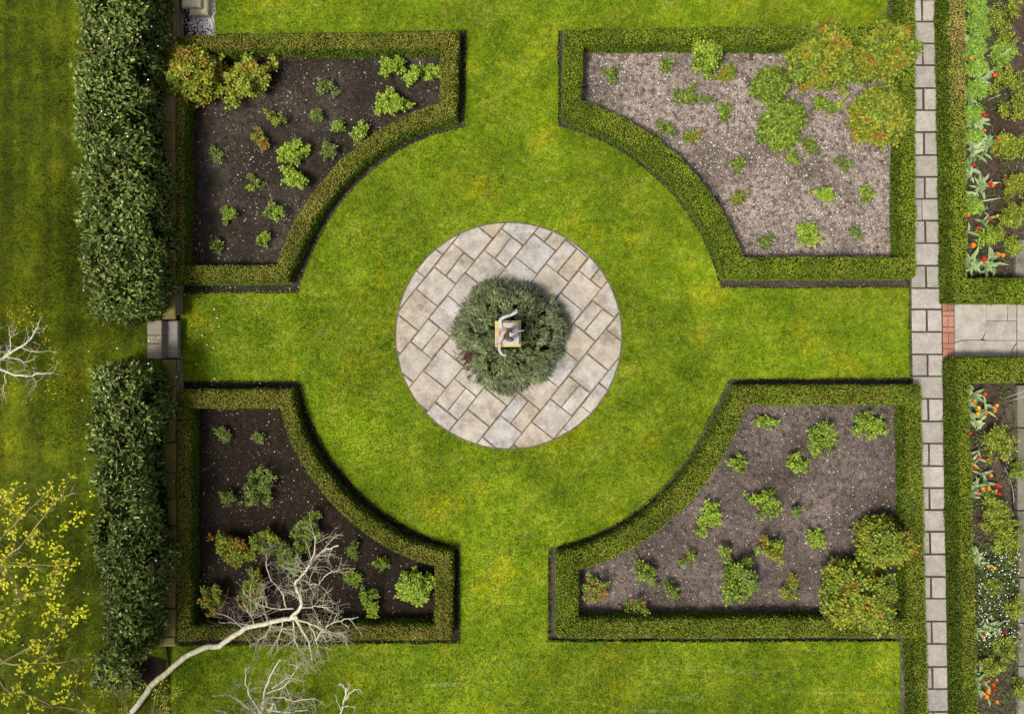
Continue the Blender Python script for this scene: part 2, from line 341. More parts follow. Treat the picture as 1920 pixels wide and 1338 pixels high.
def terrace_z(px, py): return .35 * (1 - sstep(py, 1140, 1265) * sstep(px, 110, 345))
xs = np.linspace(wx(-2200), wx(303, .35), 90); ys = np.linspace(wy(3900), wy(-2600), 420); GX, GY = np.meshgrid(xs, ys)
PX = GX * S + 960; PY = 669 - GY * S
TV = np.column_stack((GX.ravel(), GY.ravel(), terrace_z(PX, PY).ravel() + .02 * vnoise(np.column_stack((GX.ravel(), GY.ravel())), 1.2)))
def grid_faces(nx, ny):
    i = np.arange(ny - 1)[:, None] * nx; j = np.arange(nx - 1)[None]; return np.stack((i + j, i + j + 1, i + j + nx + 1, i + j + nx), -1).reshape(-1, 4)
b = MB(); b.add(TV, grid_faces(90, 420), 0, True); tag(b.build('grass_terrace', M['lawn_d']), kind='structure')

def soil_bed(name, x0, x1, y0, y1, m, z=-.05, amp=.045, seed=0, nchip=3000, chip='chip0', poly=None):
    X0, X1, Y0, Y1 = wx(x0), wx(x1), wy(y1), wy(y0); nx = int((X1 - X0) / .035); ny = int((Y1 - Y0) / .035)
    gx, gy = np.meshgrid(np.linspace(X0, X1, nx), np.linspace(Y0, Y1, ny)); p = np.column_stack((gx.ravel(), gy.ravel()))
    def zz(p): return z - amp + amp * (1.1 * vnoise(p, 3, seed) + .7 * vnoise(p, 11, seed + 1) + .45 * vnoise(p, 24, seed + 2))
    F = grid_faces(nx, ny)
    if poly is not None: F = F[in_poly(p[F].mean(1), poly)]
    b = MB(); b.add(np.column_stack((p, zz(p))), F, 0, True); tag(b.build(name, M[m]), kind='structure')
    # crumbs and small stones lying on it: past counting
    q = np.column_stack((rng.uniform(X0, X1, nchip * 2), rng.uniform(Y0, Y1, nchip * 2))); dens = vnoise(q, 1.3, seed + 5) * .6 + vnoise(q, 5, seed + 6) * .6
    if poly is not None: k = in_poly(q, poly); q, dens = q[k], dens[k]
    q = q[np.argsort(-dens + rng.normal(0, .25, len(q)))[:nchip]]; n = len(q); r = np.minimum(rng.gamma(1.5, .0058, n) + .005, .024)
    if chip == 'chip1': r *= 1.15
    ax = rng.uniform(0, 6.28, n); base = np.column_stack((q, np.minimum(zz(q), -.008) + r * .3)); c, s_ = np.cos(ax), np.sin(ax); k = []
    for dx, dy, dz in ((1, 0, 0), (0, .7, .1), (-.9, .1, 0), (.1, -.75, 0), (.1, .05, .55)):
        k.append(base + r[:, None] * np.column_stack((c * dx - s_ * dy, s_ * dx + c * dy, np.full(n, dz))))
    V = np.stack(k, 1).reshape(-1, 3); i = np.arange(n)[:, None] * 5
    b = MB(); b.add(V, np.concatenate([i + [a, d, 4] for a, d in ((0, 1), (1, 2), (2, 3), (3, 0))])); return b
for nm, args, kw, lb in (('rose_bed_soil', (330, 880, 52, 555, 'soil0'), dict(seed=10, nchip=5200), 'pale stones and crumbs in dark top left bed'),
                     ('rose_bed_soil', (1040, 1718, 42, 545, 'soil1'), dict(seed=30, nchip=14000, chip='chip1', poly=g((1075, 75), (1075, 200)) + arc(438, (1075, 205), (1378, 505)) + g((1690, 505), (1690, 75))), 'dry crumbs and stones in pale top right bed'),
 ('trench_soil', (1040, 1718, 42, 545, 'soil5'), dict(z=-.088, amp=.035, seed=37, nchip=900), 'few crumbs in the dark trench around the top right hedge'),
                     ('rose_bed_soil', (330, 868, 708, 1212, 'soil2'), dict(seed=50, nchip=3800), 'pale flecks in black bottom left bed'),
                     ('rose_bed_soil', (1022, 1745, 702, 1212, 'soil3'), dict(seed=70, nchip=6500, chip='chip0', poly=g((1062, 1175), (1700, 1175), (1700, 740), (1388, 740)) + arc(436, (1388, 740), (1064, 1046))), 'white flecks and crumbs in brown bottom right bed'),
                     ('trench_soil', (1022, 1745, 702, 1212, 'soil5'), dict(z=-.092, amp=.035, seed=77, nchip=700), 'few crumbs in the dark trench around the bottom right hedge'),
 ('border_soil', (1745, 2100, -60, 575, 'soil4'), dict(seed=90, nchip=1500), 'small stones on upper tulip border soil'),
                     ('border_soil', (1762, 2100, 665, 1400, 'soil4'), dict(seed=110, nchip=2000), 'small stones on lower tulip border soil')):
    b = soil_bed(nm, *args, **kw); tag(b.build('soil_crumbs', M[kw.get('chip', 'chip0')]), lb, 'soil crumbs', kind='stuff')
soil_bed('trench_soil', 322, 346, 530, 738, 'soil2', seed=150, nchip=160); soil_bed('trench_soil', 1655, 1712, -60, 60, 'soil4', seed=130, nchip=120); soil_bed('trench_soil', 1680, 1712, 1195, 1400, 'soil3', seed=140, nchip=120)

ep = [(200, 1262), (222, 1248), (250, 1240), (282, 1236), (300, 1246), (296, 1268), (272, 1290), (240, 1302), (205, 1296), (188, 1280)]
b = MB(); b.add([(wx(x, .33), wy(y_, .33), float(terrace_z(np.array(x), np.array(y_))) + .035) for x, y_ in ep] + [(wx(245, .33), wy(1270, .33), float(terrace_z(np.array(245), np.array(1270))) + .05)], [[(k + 1) % 10, k, 10] for k in range(10)]); tag(b.build('shade_patch', M['soil2']), kind='structure')  # dark soil-coloured sheet painting the shade in the hollow by the trunk
# turf: past counting, one object a lawn
def turf(P, z, name, m, label, hmin, hmax):
    n = len(P); P3 = np.column_stack((P, z)); lean = rng.normal(0, .55, (n, 2)); D = unit(np.column_stack((lean, np.ones(n))))
    L = rng.uniform(hmin, hmax, n) * (.7 + .6 * vnoise(P, 3, 77)); b = MB(); a = rng.uniform(0, 6.28, n)
    B = np.column_stack((np.cos(a), np.sin(a), np.zeros(n))) * rng.uniform(.004, .008, n)[:, None]
    V = np.stack((P3 - B, P3 + B, P3 + D * L[:, None]), 1).reshape(-1, 3); b.add(V, np.arange(n * 3).reshape(-1, 3)); return tag(b.build(name, m), label, 'grass', kind='stuff')
q = np.column_stack((rng.uniform(wx(395), wx(1712), 560000), rng.uniform(wy(1390), wy(-55), 560000)))
q2 = np.column_stack((rng.uniform(wx(330), wx(560), 60000), rng.uniform(wy(1390), wy(540), 60000))); q = np.concatenate((q, q2[q2[:, 0] < wx(395)]))
q = q[in_poly(q, lawn_poly) & (np.hypot(q[:, 0] - wx(954), q[:, 1] - wy(629)) > 211 / S)]
turf(q, np.zeros(len(q)), 'mown_grass', M['blade'], 'short bright mown grass of the round central lawn and its arms', .022, .05)
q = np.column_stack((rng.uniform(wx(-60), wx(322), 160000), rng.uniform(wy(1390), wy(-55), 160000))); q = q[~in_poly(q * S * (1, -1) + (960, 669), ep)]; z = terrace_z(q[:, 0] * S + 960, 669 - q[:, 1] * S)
turf(q, z, 'shade_toned_grass', M['blade_d'], 'left lawn grass behind the evergreen hedges, darkened for tree shade', .025, .06)
# ragged fringe over the cut lawn edge
E = np.asarray(lawn_poly); pts = []; out = []
for i in range(len(E)):
    a, c = E[i], E[(i + 1) % len(E)]; Ln = np.linalg.norm(c - a); k = int(Ln * 90); t = rng.random(k)[:, None]; pts.append(a + (c - a) * t); e = (c - a) / max(Ln, 1e-6); out.append(np.repeat([[-e[1], e[0]]], k, 0))
pts = np.concatenate(pts); out = np.concatenate(out)
if in_poly(pts[:50] + out[:50] * .05, lawn_poly).mean() > .5: out = -out
keep = (abs(pts[:, 0]) < 11.2) & (abs(pts[:, 1]) < 8); pts = pts[keep] + rng.normal(0, .012, (keep.sum(), 2)); out = out[keep]; n = len(pts); b = MB()
b.leaves(np.column_stack((pts, np.full(n, -.004))), np.column_stack((out * rng.uniform(.1, 1.0, n)[:, None] + rng.normal(0, .4, (n, 2)), rng.uniform(.15, .9, n))), np.tile((0, 0, 1.), (n, 1)), rng.uniform(.03, .06, n), .011)
tag(b.build('edge_grass', M['blade']), 'longer grass fringe hanging over the cut lawn edges', 'grass', kind='stuff')

# ------------------------------------------------------------------ round patio of sandstone flags
PCX, PCY, PR = 954, 629, 211
def clip_circle(poly, r, inside_n=40):
    C = [(r * math.cos(2 * math.pi * i / inside_n), r * math.sin(2 * math.pi * i / inside_n)) for i in range(inside_n)]
    for i in range(inside_n):
        a, c = C[i], C[(i + 1) % inside_n]; o = []
        f = lambda p: (c[0] - a[0]) * (p[1] - a[1]) - (c[1] - a[1]) * (p[0] - a[0])
        for k in range(len(poly)):
            p, q_ = poly[k], poly[(k + 1) % len(poly)]; fp, fq = f(p), f(q_)
            if fp >= 0: o.append(p)
            if (fp >= 0) != (fq >= 0): t = fp / (fp - fq); o.append((p[0] + (q_[0] - p[0]) * t, p[1] + (q_[1] - p[1]) * t))
        poly = o
        if len(poly) < 3: return []
    return poly
vb = [-245, -190, -137, -84, -30, 25, 80, 134, 187, 245]
bands = [([-250, -13, 40, 250], []), ([-260, -153, -99, -41, 13, 69, 123, 250], [13]), ([-260, -180, -124, -69, -13, 41, 96, 148, 250], [-124, 96]),
         ([-260, -205, -151, -97, -44, 12, 68, 123, 178, 250], [178]), ([-260, -237, -183, -126, -72, -17, 38, 94, 149, 207, 260], [-183, 149]), ([-260, -209, -155, -104, -50, 5, 64, 123, 177, 260], [177]),
         ([-260, -179, -126, -72, -17, 43, 94, 150, 260], [-126, 94]), ([-260, -152, -98, -43, 12, 66, 124, 260], [-43]), ([-260, -70, -17, 37, 260], [])]
b = MB(); uvec = np.array((.627, .78)); vvec = np.array((.78, -.627)); o0 = np.array((wx(PCX), wy(PCY)))
for bi, (us, halves) in enumerate(bands):
    v0, v1 = vb[bi], vb[bi + 1]
    for k in range(len(us) - 1):
        u0, u1 = us[k], us[k + 1]; parts = [(v0, v1)]
        if u0 in halves: vm = (v0 + v1) / 2 + random.uniform(-2, 2); parts = [(v0, vm), (vm, v1)]
        for a, c in parts:
            gp = 1.35; jj = lambda: random.uniform(-.9, .9)
            quad = [(u0 + gp + jj(), a + gp + jj()), (u0 + gp + jj(), c - gp + jj()), (u1 - gp + jj(), c - gp + jj()), (u1 - gp + jj(), a + gp + jj())]
            P = [tuple((uvec * u + vvec * v)) for u, v in quad]
            ar = sum(P[i][0] * P[(i + 1) % 4][1] - P[(i + 1) % 4][0] * P[i][1] for i in range(4))
            if ar < 0: P = P[::-1]
            P = clip_circle(P, PR, 64)
            if len(P) < 3: continue
            P = np.array(P); P = P[np.linalg.norm(P - np.roll(P, 1, 0), axis=1) > .8]
            if len(P) < 3: continue
            A = abs((P[:, 0] * np.roll(P[:, 1], -1) - np.roll(P[:, 0], -1) * P[:, 1]).sum()) / 2
            if A < 90: continue
            b.prism(P / S + o0, -.03, .012 + random.uniform(-.002, .002), 0, .006)
tag(b.build('flagstone_patio', M['flag']), kind='structure')
b = MB(); a = np.linspace(0, 2 * math.pi, 97)[:-1]; b.prism(np.column_stack((np.cos(a), np.sin(a))) * (PR + 2.5) / S + o0, -.1, .005); tag(b.build('patio_bedding', plain('sandy joint', (.085, .070, .048), .95, .5, 12)), kind='structure')

# ------------------------------------------------------------------ slab path, bricks and concrete on the right
rows = [-83, -42, 0, 41, 82, 123, 166, 207, 248, 291, 332, 373, 414, 456, 498, 540, 580, 622, 664, 705, 747, 789, 831, 873, 914, 955, 996, 1038, 1080, 1121, 1164, 1206, 1249, 1290, 1333, 1375, 1417]
def jx(py): return 1728 + 20 * (py / 1270)
b = MB(); zt = .0
for i in range(len(rows) - 1):
    y0, y1 = rows[i], rows[i + 1]; full = (i - 3) % 2 == 0 if y0 < 373 else (y0 > 430 and (i - 13) % 2 == 0)
    ym = (y0 + y1) / 2; j = jx(ym); wl = 28 if y0 > 500 and y0 < 720 else 27; segs = [(j - wl, j + 27.5)] if full else [(j - wl, j - 1.9), (j + 1.9, j + 27.5)]
    if y0 == 373: segs = [(j - 27, j - 6), (j - 5, j + 27)]
    for a, c in segs:
        r_ = lambda: random.uniform(-.5, .5); e = .0158
        P = [(wx(a + e * (y1 - ym) + r_()), wy(y1 - 1.6 + r_())), (wx(c + e * (y1 - ym) + r_()), wy(y1 - 1.6 + r_())), (wx(c + e * (y0 - ym) + r_()), wy(y0 + 1.6 + r_())), (wx(a + e * (y0 - ym) + r_()), wy(y0 + 1.6 + r_()))]
        b.prism(P, -.04, zt + .016 + random.uniform(-.004, .004), 0, .007, (random.uniform(-.006, .006), random.uniform(-.006, .006)))
tag(b.build('slab_path', M['slab']), kind='structure')
b = MB(); b.prism(g((jx(1430) - 31, 1430), (jx(1430) + 31, 1430), (jx(-90) + 31, -90), (jx(-90) - 31, -90)), -.12, .002); tag(b.build('path_bedding', M['grout']), kind='structure')
b = MB()
for y0, y1, two in ((569, 582, 1), (583, 592, 0), (593, 612, 1), (613, 622.5, 0), (623.5, 643, 1), (644, 653, 0), (654, 672, 1)):
    for a, c in (((1767, 1776.4), (1777.6, 1787.5)) if two else ((1767, 1787.5),)):
        sh = (y0 - 569) * .012; b.prism(g((a + sh, y1), (c + sh, y1), (c + sh, y0), (a + sh, y0)), -.04, .02 + random.uniform(-.003, .003), 0, .006)
tag(b.build('brick_edging', M['brick']), kind='structure')
b = MB(); b.prism(g((1764, 676), (1800, 676), (1800, 562), (1763, 562)), -.1, .001); tag(b.build('brick_bedding', M['grout']), kind='structure')
b = MB()
def cpoly(*pts): b.prism(g(*pts), -.05, .022 + random.uniform(-.003, .003), 0, .006)
# concrete slabs broken along the cracks of the photograph
cpoly((1789.5, 641.5), (1800, 637.6), (1812, 637), (1836, 637), (1841, 634), (1844, 626), (1849, 621), (1849, 560), (1789, 560))
cpoly((1789.5, 690), (1894, 690), (1896, 659), (1900, 648), (1905, 643), (1905, 638.6), (1870, 638.6), (1842, 638.2), (1837, 638), (1812, 638.2), (1801, 638.8), (1789.5, 643))
cpoly((1849.8, 620), (1846, 626), (1843, 635), (1849, 637.6), (1905, 638), (1905, 602), (1849.8, 602))
cpoly((1849.8, 601.2), (1887, 601.2), (1888, 585), (1888.6, 560), (1849.8, 560)); cpoly((1888.6, 601.2), (1905, 601.2), (1905, 560), (1889.6, 560), (1889, 585))
cpoly((1897, 690), (1905.2, 690), (1905.2, 645), (1901, 649.5), (1897, 659)); cpoly((1906.8, 638), (1990, 638), (1990, 560), (1906.8, 560)); cpoly((1906.8, 690), (1990, 690), (1990, 638.8), (1906.8, 638.8))
tag(b.build('concrete_path', M['concrete']), kind='structure')
b = MB(); b.prism(g((1788, 700), (2000, 700), (2000, 555), (1788, 555)), -.12, .004); tag(b.build('concrete_bedding', M['grout']), kind='structure')
b = MB()
for y0, y1 in ((450, 520), (722, 800), (802, 880), (882, 955), (957, 992), (994, 1080), (1082, 1165), (1167, 1246), (1248, 1400)):
    x = 1903 if y0 < 600 else 1906 + (y0 - 720) * .004; b.prism(g((x, y1), (x + 60, y1), (x + 60, y0), (x, y0)), -.08, .04 + random.uniform(-.01, .01), 0, .01)
tag(b.build('kerb_stones', slab_mat('mossy grey kerb', [(.11, .10, .078), (.15, .14, .115), (.09, .085, .06)], (.04, .036, .02))), kind='structure')

# ------------------------------------------------------------------ retaining wall, step and stone pedestal on the left
b = MB(); y = -80
root = empty('retaining_wall', (wx(320), wy(600), 0), 'low mossy stone retaining wall running beside the evergreen hedges', 'wall')
L0 = np.array(root.location)
wall_cop = MB(); wall_face = MB()
def wall_run(y0, y1):
    y = y0
    while y < y1 - 6:
        Ls = min(random.uniform(44, 58), y1 - y); 
        if y1 - y - Ls < 15: Ls = y1 - y
        dx = .012 * (y - 600) * 0
        wall_cop.prism(np.array([(wx(a, .4), wy(c, .4)) for a, c in ((304 + random.uniform(-1, 1), y + Ls - .8), (328 + random.uniform(-1, 1), y + Ls - .8), (328 + random.uniform(-1, 1), y + .8), (303, y + .8))]) - L0[:2], .31, .40 + random.uniform(-.012, .012), 0, .012, (random.uniform(-.02, .02), random.uniform(-.02, .02))); y += Ls
    yy = y0
    while yy < y1 - 14:
        Ls = random.uniform(22, 40)
        for k in range(3):
            z0 = -.1 + k * .135; o_ = random.uniform(0, 2); x1 = (wx(339, .08), wx(332, .2), wx(330, .3))[k] + o_ * .008; ya, yb = wy(min(yy + Ls, y1 - 8) - .5), wy(yy + .5)
            wall_face.prism(np.array(((wx(312), ya), (x1, ya), (x1, yb), (wx(312), yb))) - L0[:2], z0, z0 + .128, 0, .012)
        yy += Ls
wall_run(-80, 599); wall_run(673, 1209)
wall_cop.build('coping', M['coping'], root); wall_face.build('stone_face', M['tread'], root)
root = empty('garden_step', (wx(305), wy(636), 0), 'stone step with a dark wet lower tread between the two evergreen hedges', 'step'); L0 = np.array(root.location)
b = MB()
for y0, y1, x0 in ((600.5, 627.5, 276), (628.5, 643.5, 276), (644.5, 672, 276)): b.prism(np.array([(wx(a, .37), wy(c, .37)) for a, c in ((x0, y1), (303.4, y1), (303.4, y0), (x0, y0))]) - L0[:2], .2, .375 + random.uniform(-.006, .006), 0, .012)
b.build('upper_slab', M['tread'], root)
b = MB(); b.prism(np.array([(wx(a, .2), wy(c, .2)) for a, c in ((303, 671.5), (334.5, 671.5), (334, 601), (303, 601))]) - L0[:2], .08, .22, 0, .018); b.build('lower_tread', M['step'], root)
b = MB(); b.prism(np.array(((wx(303), wy(671)), (wx(333), wy(671)), (wx(333), wy(601)), (wx(303), wy(601)))) - L0[:2], -.1, .075, 0, .01); b.build('riser', M['tread'], root)
root = empty('stone_pedestal', (wx(362), wy(10), 0), 'pale stacked stone block standing on white gravel at the top left', 'pedestal'); L0 = np.array(root.location); b = MB()
b.prism(np.array([(wx(a, .14), wy(c, .14)) for a, c in ((354, 26.5), (389, 26.5), (390, -20), (352, -20))]) - L0[:2], -.06, .14, 0, .03); b.build('base_block', M['pedestal'], root)
b = MB(); b.prism(np.array([(wx(a, .24), wy(c, .24)) for a, c in ((340, 13), (376, 13), (376, -30), (340, -30))]) - L0[:2], 0.142, .24, 0, .02); b.build('upper_block', M['pedestal'], root)
sheet('gravel_patch', wx(330), wx(403), wy(72), wy(-60), -.045, M['soil2'])
n = 6500; q = np.column_stack((rng.uniform(wx(338), wx(404), n), rng.uniform(wy(68), wy(-50), n))); pxx = q[:, 0] * S + 960; pyy = 669 - q[:, 1] * S
q = q[rng.random(n) < np.clip((pxx - 345) / 35, .06, 1) * np.clip(1.3 - (pyy - 30) / 38, .1, 1)]; n = len(q); r = rng.uniform(.008, .017, n); base = np.column_stack((q, rng.uniform(-.045, -.02, n))); ax = rng.uniform(0, 6.28, n); k = []
for dx, dy, dz in ((1, 0, 0), (0, .8, 0), (-1, .1, 0), (.1, -.8, 0), (0, 0, .7)): k.append(base + r[:, None] * np.column_stack((np.cos(ax) * dx - np.sin(ax) * dy, np.sin(ax) * dx + np.cos(ax) * dy, np.full(n, dz))))
i = np.arange(n)[:, None] * 5; b = MB(); b.add(np.stack(k, 1).reshape(-1, 3), np.concatenate([i + [a, d, 4] for a, d in ((0, 1), (1, 2), (2, 3), (3, 0))])); tag(b.build('white_gravel', M['gravel']), 'white gravel around the stone pedestal', 'gravel', kind='stuff')

# ------------------------------------------------------------------ clipped box hedges
def core(outer, inner, h, closed=True, z0=-.06, seed=0, rough=.042):
    O = np.asarray(outer, float); I = np.asarray(inner, float); n = len(O); o, i_ = [], []
    for k in range(n if closed else n - 1):
        a, c, d, e = O[k], O[(k + 1) % n], I[k], I[(k + 1) % n]; m = max(1, int(max(np.linalg.norm(c - a), np.linalg.norm(e - d)) / .09)); t = np.linspace(0, 1, m, endpoint=False)[:, None]
        o.append(a + (c - a) * t); i_.append(d + (e - d) * t)
    if not closed: o.append(O[-1:]); i_.append(I[-1:])
    O = np.concatenate(o); I = np.concatenate(i_); n = len(O)
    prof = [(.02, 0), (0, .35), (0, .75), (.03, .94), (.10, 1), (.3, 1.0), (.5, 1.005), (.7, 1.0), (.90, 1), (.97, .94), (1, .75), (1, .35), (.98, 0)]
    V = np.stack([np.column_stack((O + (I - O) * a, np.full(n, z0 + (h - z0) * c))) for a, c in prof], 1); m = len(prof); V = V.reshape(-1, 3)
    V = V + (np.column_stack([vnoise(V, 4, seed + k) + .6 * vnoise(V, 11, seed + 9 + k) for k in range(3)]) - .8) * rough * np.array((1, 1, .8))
    i = (np.arange(n if closed else n - 1))[:, None]; j = np.arange(m - 1)[None]; k2 = (i + 1) % n
    F = np.stack((i * m + j, k2 * m + j, k2 * m + j + 1, i * m + j + 1), -1).reshape(-1, 4)
    if not closed:                                   # end caps
        for e in (0, n - 1):
            q_ = [[e * m + a, e * m + a + 1, e * m + m - 2 - a, e * m + m - 1 - a] for a in range(m // 2)]; F = np.concatenate((F, np.array(q_) if e else np.array(q_)[:, ::-1]))
    N = np.cross(V[F[:, 1]] - V[F[:, 0]], V[F[:, 2]] - V[F[:, 0]]); up = N[(N[:, 2] ** 2) > .9 * (N ** 2).sum(1)]
    if up[:, 2].sum() < 0: F = F[:, ::-1]
    return V, F
def hedge(name, cores, label, top='mix', dens=5600, group='clipped box hedges', tan=None):
    b = MB()
    for V, F in cores:
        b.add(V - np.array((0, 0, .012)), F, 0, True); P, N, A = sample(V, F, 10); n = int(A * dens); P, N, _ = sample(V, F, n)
        hole = vnoise(P, 28, 3) * .6 + vnoise(P, 60, 4) * .4 + .12 * (vnoise(P, 2.5, 6) - .5); kp = hole > rng.uniform(.20, .40, n); P, N = P[kp], N[kp]; n = len(P)
        P = P + N * (rng.uniform(-.012, .02, n) + .03 * (rng.random(n) > .985))[:, None]; D = rdir(n) + N * .55; NN = unit(N * .8 + rdir(n) * .8)
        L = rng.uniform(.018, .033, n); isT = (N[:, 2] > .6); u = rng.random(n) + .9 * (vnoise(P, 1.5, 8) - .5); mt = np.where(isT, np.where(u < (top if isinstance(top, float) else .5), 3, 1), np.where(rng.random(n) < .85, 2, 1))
        if tan is not None: mt = np.where(isT & (rng.random(n) < tan(P)), 4, mt)
        for k in (1, 2, 3, 4):
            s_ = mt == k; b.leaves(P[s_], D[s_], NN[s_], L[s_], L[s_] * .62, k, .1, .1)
    return tag(b.build(name, [M['core'], M['box_g'], M['box_s'], M['box_b'], M['box_t']]), label, 'hedge', group)
h = .36
def V2(px, zx, py, zy): return (wx(px, zx), wy(py, zy))
n_, f_ = 0., h
ul_o = [V2(330, f_, 68, f_), V2(862, n_, 59, f_)] + arc(416, (857, 232), (548, 532), 0) + [V2(330, f_, 533, n_)]
ul_i = [V2(362, n_, 107, n_), V2(828, f_, 106, n_)] + arc(458, (826, 192), (520, 498), h) + [V2(362, n_, 498, f_)]
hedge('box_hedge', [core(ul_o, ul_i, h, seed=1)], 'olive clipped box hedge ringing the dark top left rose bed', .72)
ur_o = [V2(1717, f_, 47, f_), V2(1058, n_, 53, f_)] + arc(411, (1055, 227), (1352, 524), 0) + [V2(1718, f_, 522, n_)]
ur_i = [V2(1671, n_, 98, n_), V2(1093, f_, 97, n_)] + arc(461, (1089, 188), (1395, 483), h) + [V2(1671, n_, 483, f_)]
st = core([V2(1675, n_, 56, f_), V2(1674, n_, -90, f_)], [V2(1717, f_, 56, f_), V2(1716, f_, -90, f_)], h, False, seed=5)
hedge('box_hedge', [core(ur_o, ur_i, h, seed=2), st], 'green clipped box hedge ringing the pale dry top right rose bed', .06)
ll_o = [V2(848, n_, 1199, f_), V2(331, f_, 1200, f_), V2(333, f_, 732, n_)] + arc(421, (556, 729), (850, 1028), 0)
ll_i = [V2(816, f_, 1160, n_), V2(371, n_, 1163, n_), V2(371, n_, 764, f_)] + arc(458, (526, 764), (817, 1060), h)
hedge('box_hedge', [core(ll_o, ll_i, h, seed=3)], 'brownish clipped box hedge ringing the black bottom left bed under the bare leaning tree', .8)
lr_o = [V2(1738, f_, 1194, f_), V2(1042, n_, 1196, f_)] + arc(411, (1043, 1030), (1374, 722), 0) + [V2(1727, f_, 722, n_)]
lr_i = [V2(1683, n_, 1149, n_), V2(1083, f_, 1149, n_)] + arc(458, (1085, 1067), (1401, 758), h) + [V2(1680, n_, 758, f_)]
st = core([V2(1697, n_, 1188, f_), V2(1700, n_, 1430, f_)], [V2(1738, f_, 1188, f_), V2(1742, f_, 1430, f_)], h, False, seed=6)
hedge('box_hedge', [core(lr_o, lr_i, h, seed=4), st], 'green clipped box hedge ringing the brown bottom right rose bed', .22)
H2 = .46; f_ = H2
up = core([V2(1749, n_, -90, f_), V2(1757, n_, 350, f_), V2(1761, n_, 568, n_), V2(1895, n_, 569, n_)], [V2(1810, f_, -90, f_), V2(1813, f_, 350, f_), V2(1814, f_, 523, f_), V2(1895, n_, 523, f_)], H2, False, seed=7)
hedge('box_hedge', [up], 'taller box hedge with a straw coloured top right of the path above the concrete', .14, 5200, tan=lambda P: .95 * sstep(P[:, 1], wy(330), wy(60)) * sstep(P[:, 0] + .05 * vnoise(P, 3), wx(1772, H2), wx(1783, H2)) * (.4 + .9 * vnoise(P, 2.2, 5)))
lo = core([V2(1985, n_, 670, n_), V2(1766, n_, 672, n_), V2(1769, n_, 850, f_), V2(1771, n_, 1000, f_), V2(1781, n_, 1430, f_)], [V2(1985, n_, 716, f_), V2(1818, f_, 715, f_), V2(1821, f_, 850, f_), V2(1825, f_, 1000, f_), V2(1836, f_, 1430, f_)], H2, False, seed=8)
hedge('box_hedge', [lo], 'taller green box hedge right of the path below the concrete', .10, 5200)
dk = core([V2(1899, n_, 569, n_), V2(1985, n_, 569, n_)], [V2(1899, n_, 525, f_), V2(1985, n_, 525, f_)], H2 * .9, False, seed=9, rough=.06)
hedge('dark_hedge', [dk], 'short dark green hedge end beside the right edge above the concrete', .05, 3200)

# ------------------------------------------------------------------ tall evergreen hedges
def evergreen(name, outer, inner, ztop, label, n_leaf, seed, yellow=.03):
    root = empty(name, (float(np.mean([p[0] for p in outer + inner])), float(np.mean([p[1] for p in outer + inner])), .3), label, 'hedge', 'tall evergreen hedges'); L0 = np.array(root.location)
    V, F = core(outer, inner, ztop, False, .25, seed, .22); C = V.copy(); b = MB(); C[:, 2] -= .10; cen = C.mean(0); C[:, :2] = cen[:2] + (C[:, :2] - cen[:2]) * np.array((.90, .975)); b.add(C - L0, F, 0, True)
    P, N, _ = sample(V, F, n_leaf); lump = vnoise(P, 2.6, seed + 3) * .6 + vnoise(P, 6, seed + 4) * .4; kp = lump > rng.uniform(.18, .42, n_leaf); P, N, lump = P[kp], N[kp], lump[kp]; n = len(P)
    P = P + N * ((lump - .5) * .40 + rng.uniform(-.10, .06, n))[:, None]; D = rdir(n) * .9 + N * .35 + np.array((0, 0, .05)); NN = unit(N * .6 + rdir(n) * .75 + np.array((0, 0, .45)))
    L = rng.uniform(.06, .115, n)
    y = rng.random(n) < yellow; b.leaves((P - L0)[~y], D[~y], NN[~y], L[~y], L[~y] * rng.uniform(.42, .6, (~y).sum()), 1, .12, .12); b.leaves((P - L0)[y], D[y], NN[y], L[y], L[y] * .5, 2)
    t = b; k = 110; P, N, _ = sample(V, F, k * 3); P, N = P[P[:, 2] > ztop * .6][:k], N[P[:, 2] > ztop * .6][:k]
    for p, q_ in zip(P, N):
        d = rdir(1)[0] * .8 + q_ * .35; d[2] = abs(d[2]) * .3; ln = random.uniform(.15, .5); t.tube([p - L0 + q_ * .02 - d * ln * .4, p - L0 + q_ * .05, p - L0 + d * ln * .5 + q_ * .04], (.007, .006, .003), 4, 3)
    b.build('foliage', [M['core_l'], M['ever'], M['ever_y'], M['twig']], root); return root
ZT = 1.5
def line(pts): return [(wx(x, z), wy(y, z)) for x, y, z in pts]
evergreen('evergreen_hedge', line([(144, -90, ZT), (152, 60, ZT), (142, 180, ZT), (150, 330, ZT), (152, 470, ZT), (164, 570, ZT), (178, 588, ZT)]), line([(306, -90, .5), (307, 60, .5), (300, 180, .5), (310, 330, .55), (317, 470, .55), (318, 560, .55), (302, 588, .55)]), ZT, 'long tall evergreen hedge at the upper left with dark glossy leaves', 34000, 11, .06)
evergreen('evergreen_hedge', line([(178, 692, ZT), (172, 760, ZT), (174, 850, ZT), (176, 960, ZT), (182, 1060, ZT), (190, 1150, ZT), (206, 1230, ZT)]), line([(300, 690, .55), (314, 760, .55), (302, 850, .5), (316, 960, .55), (315, 1060, .55), (306, 1150, .5), (262, 1222, .5)]), ZT, 'shorter tall evergreen hedge at the lower left below the stone step', 27000, 21, .02)
M['core_l'].name = 'evergreen interior'

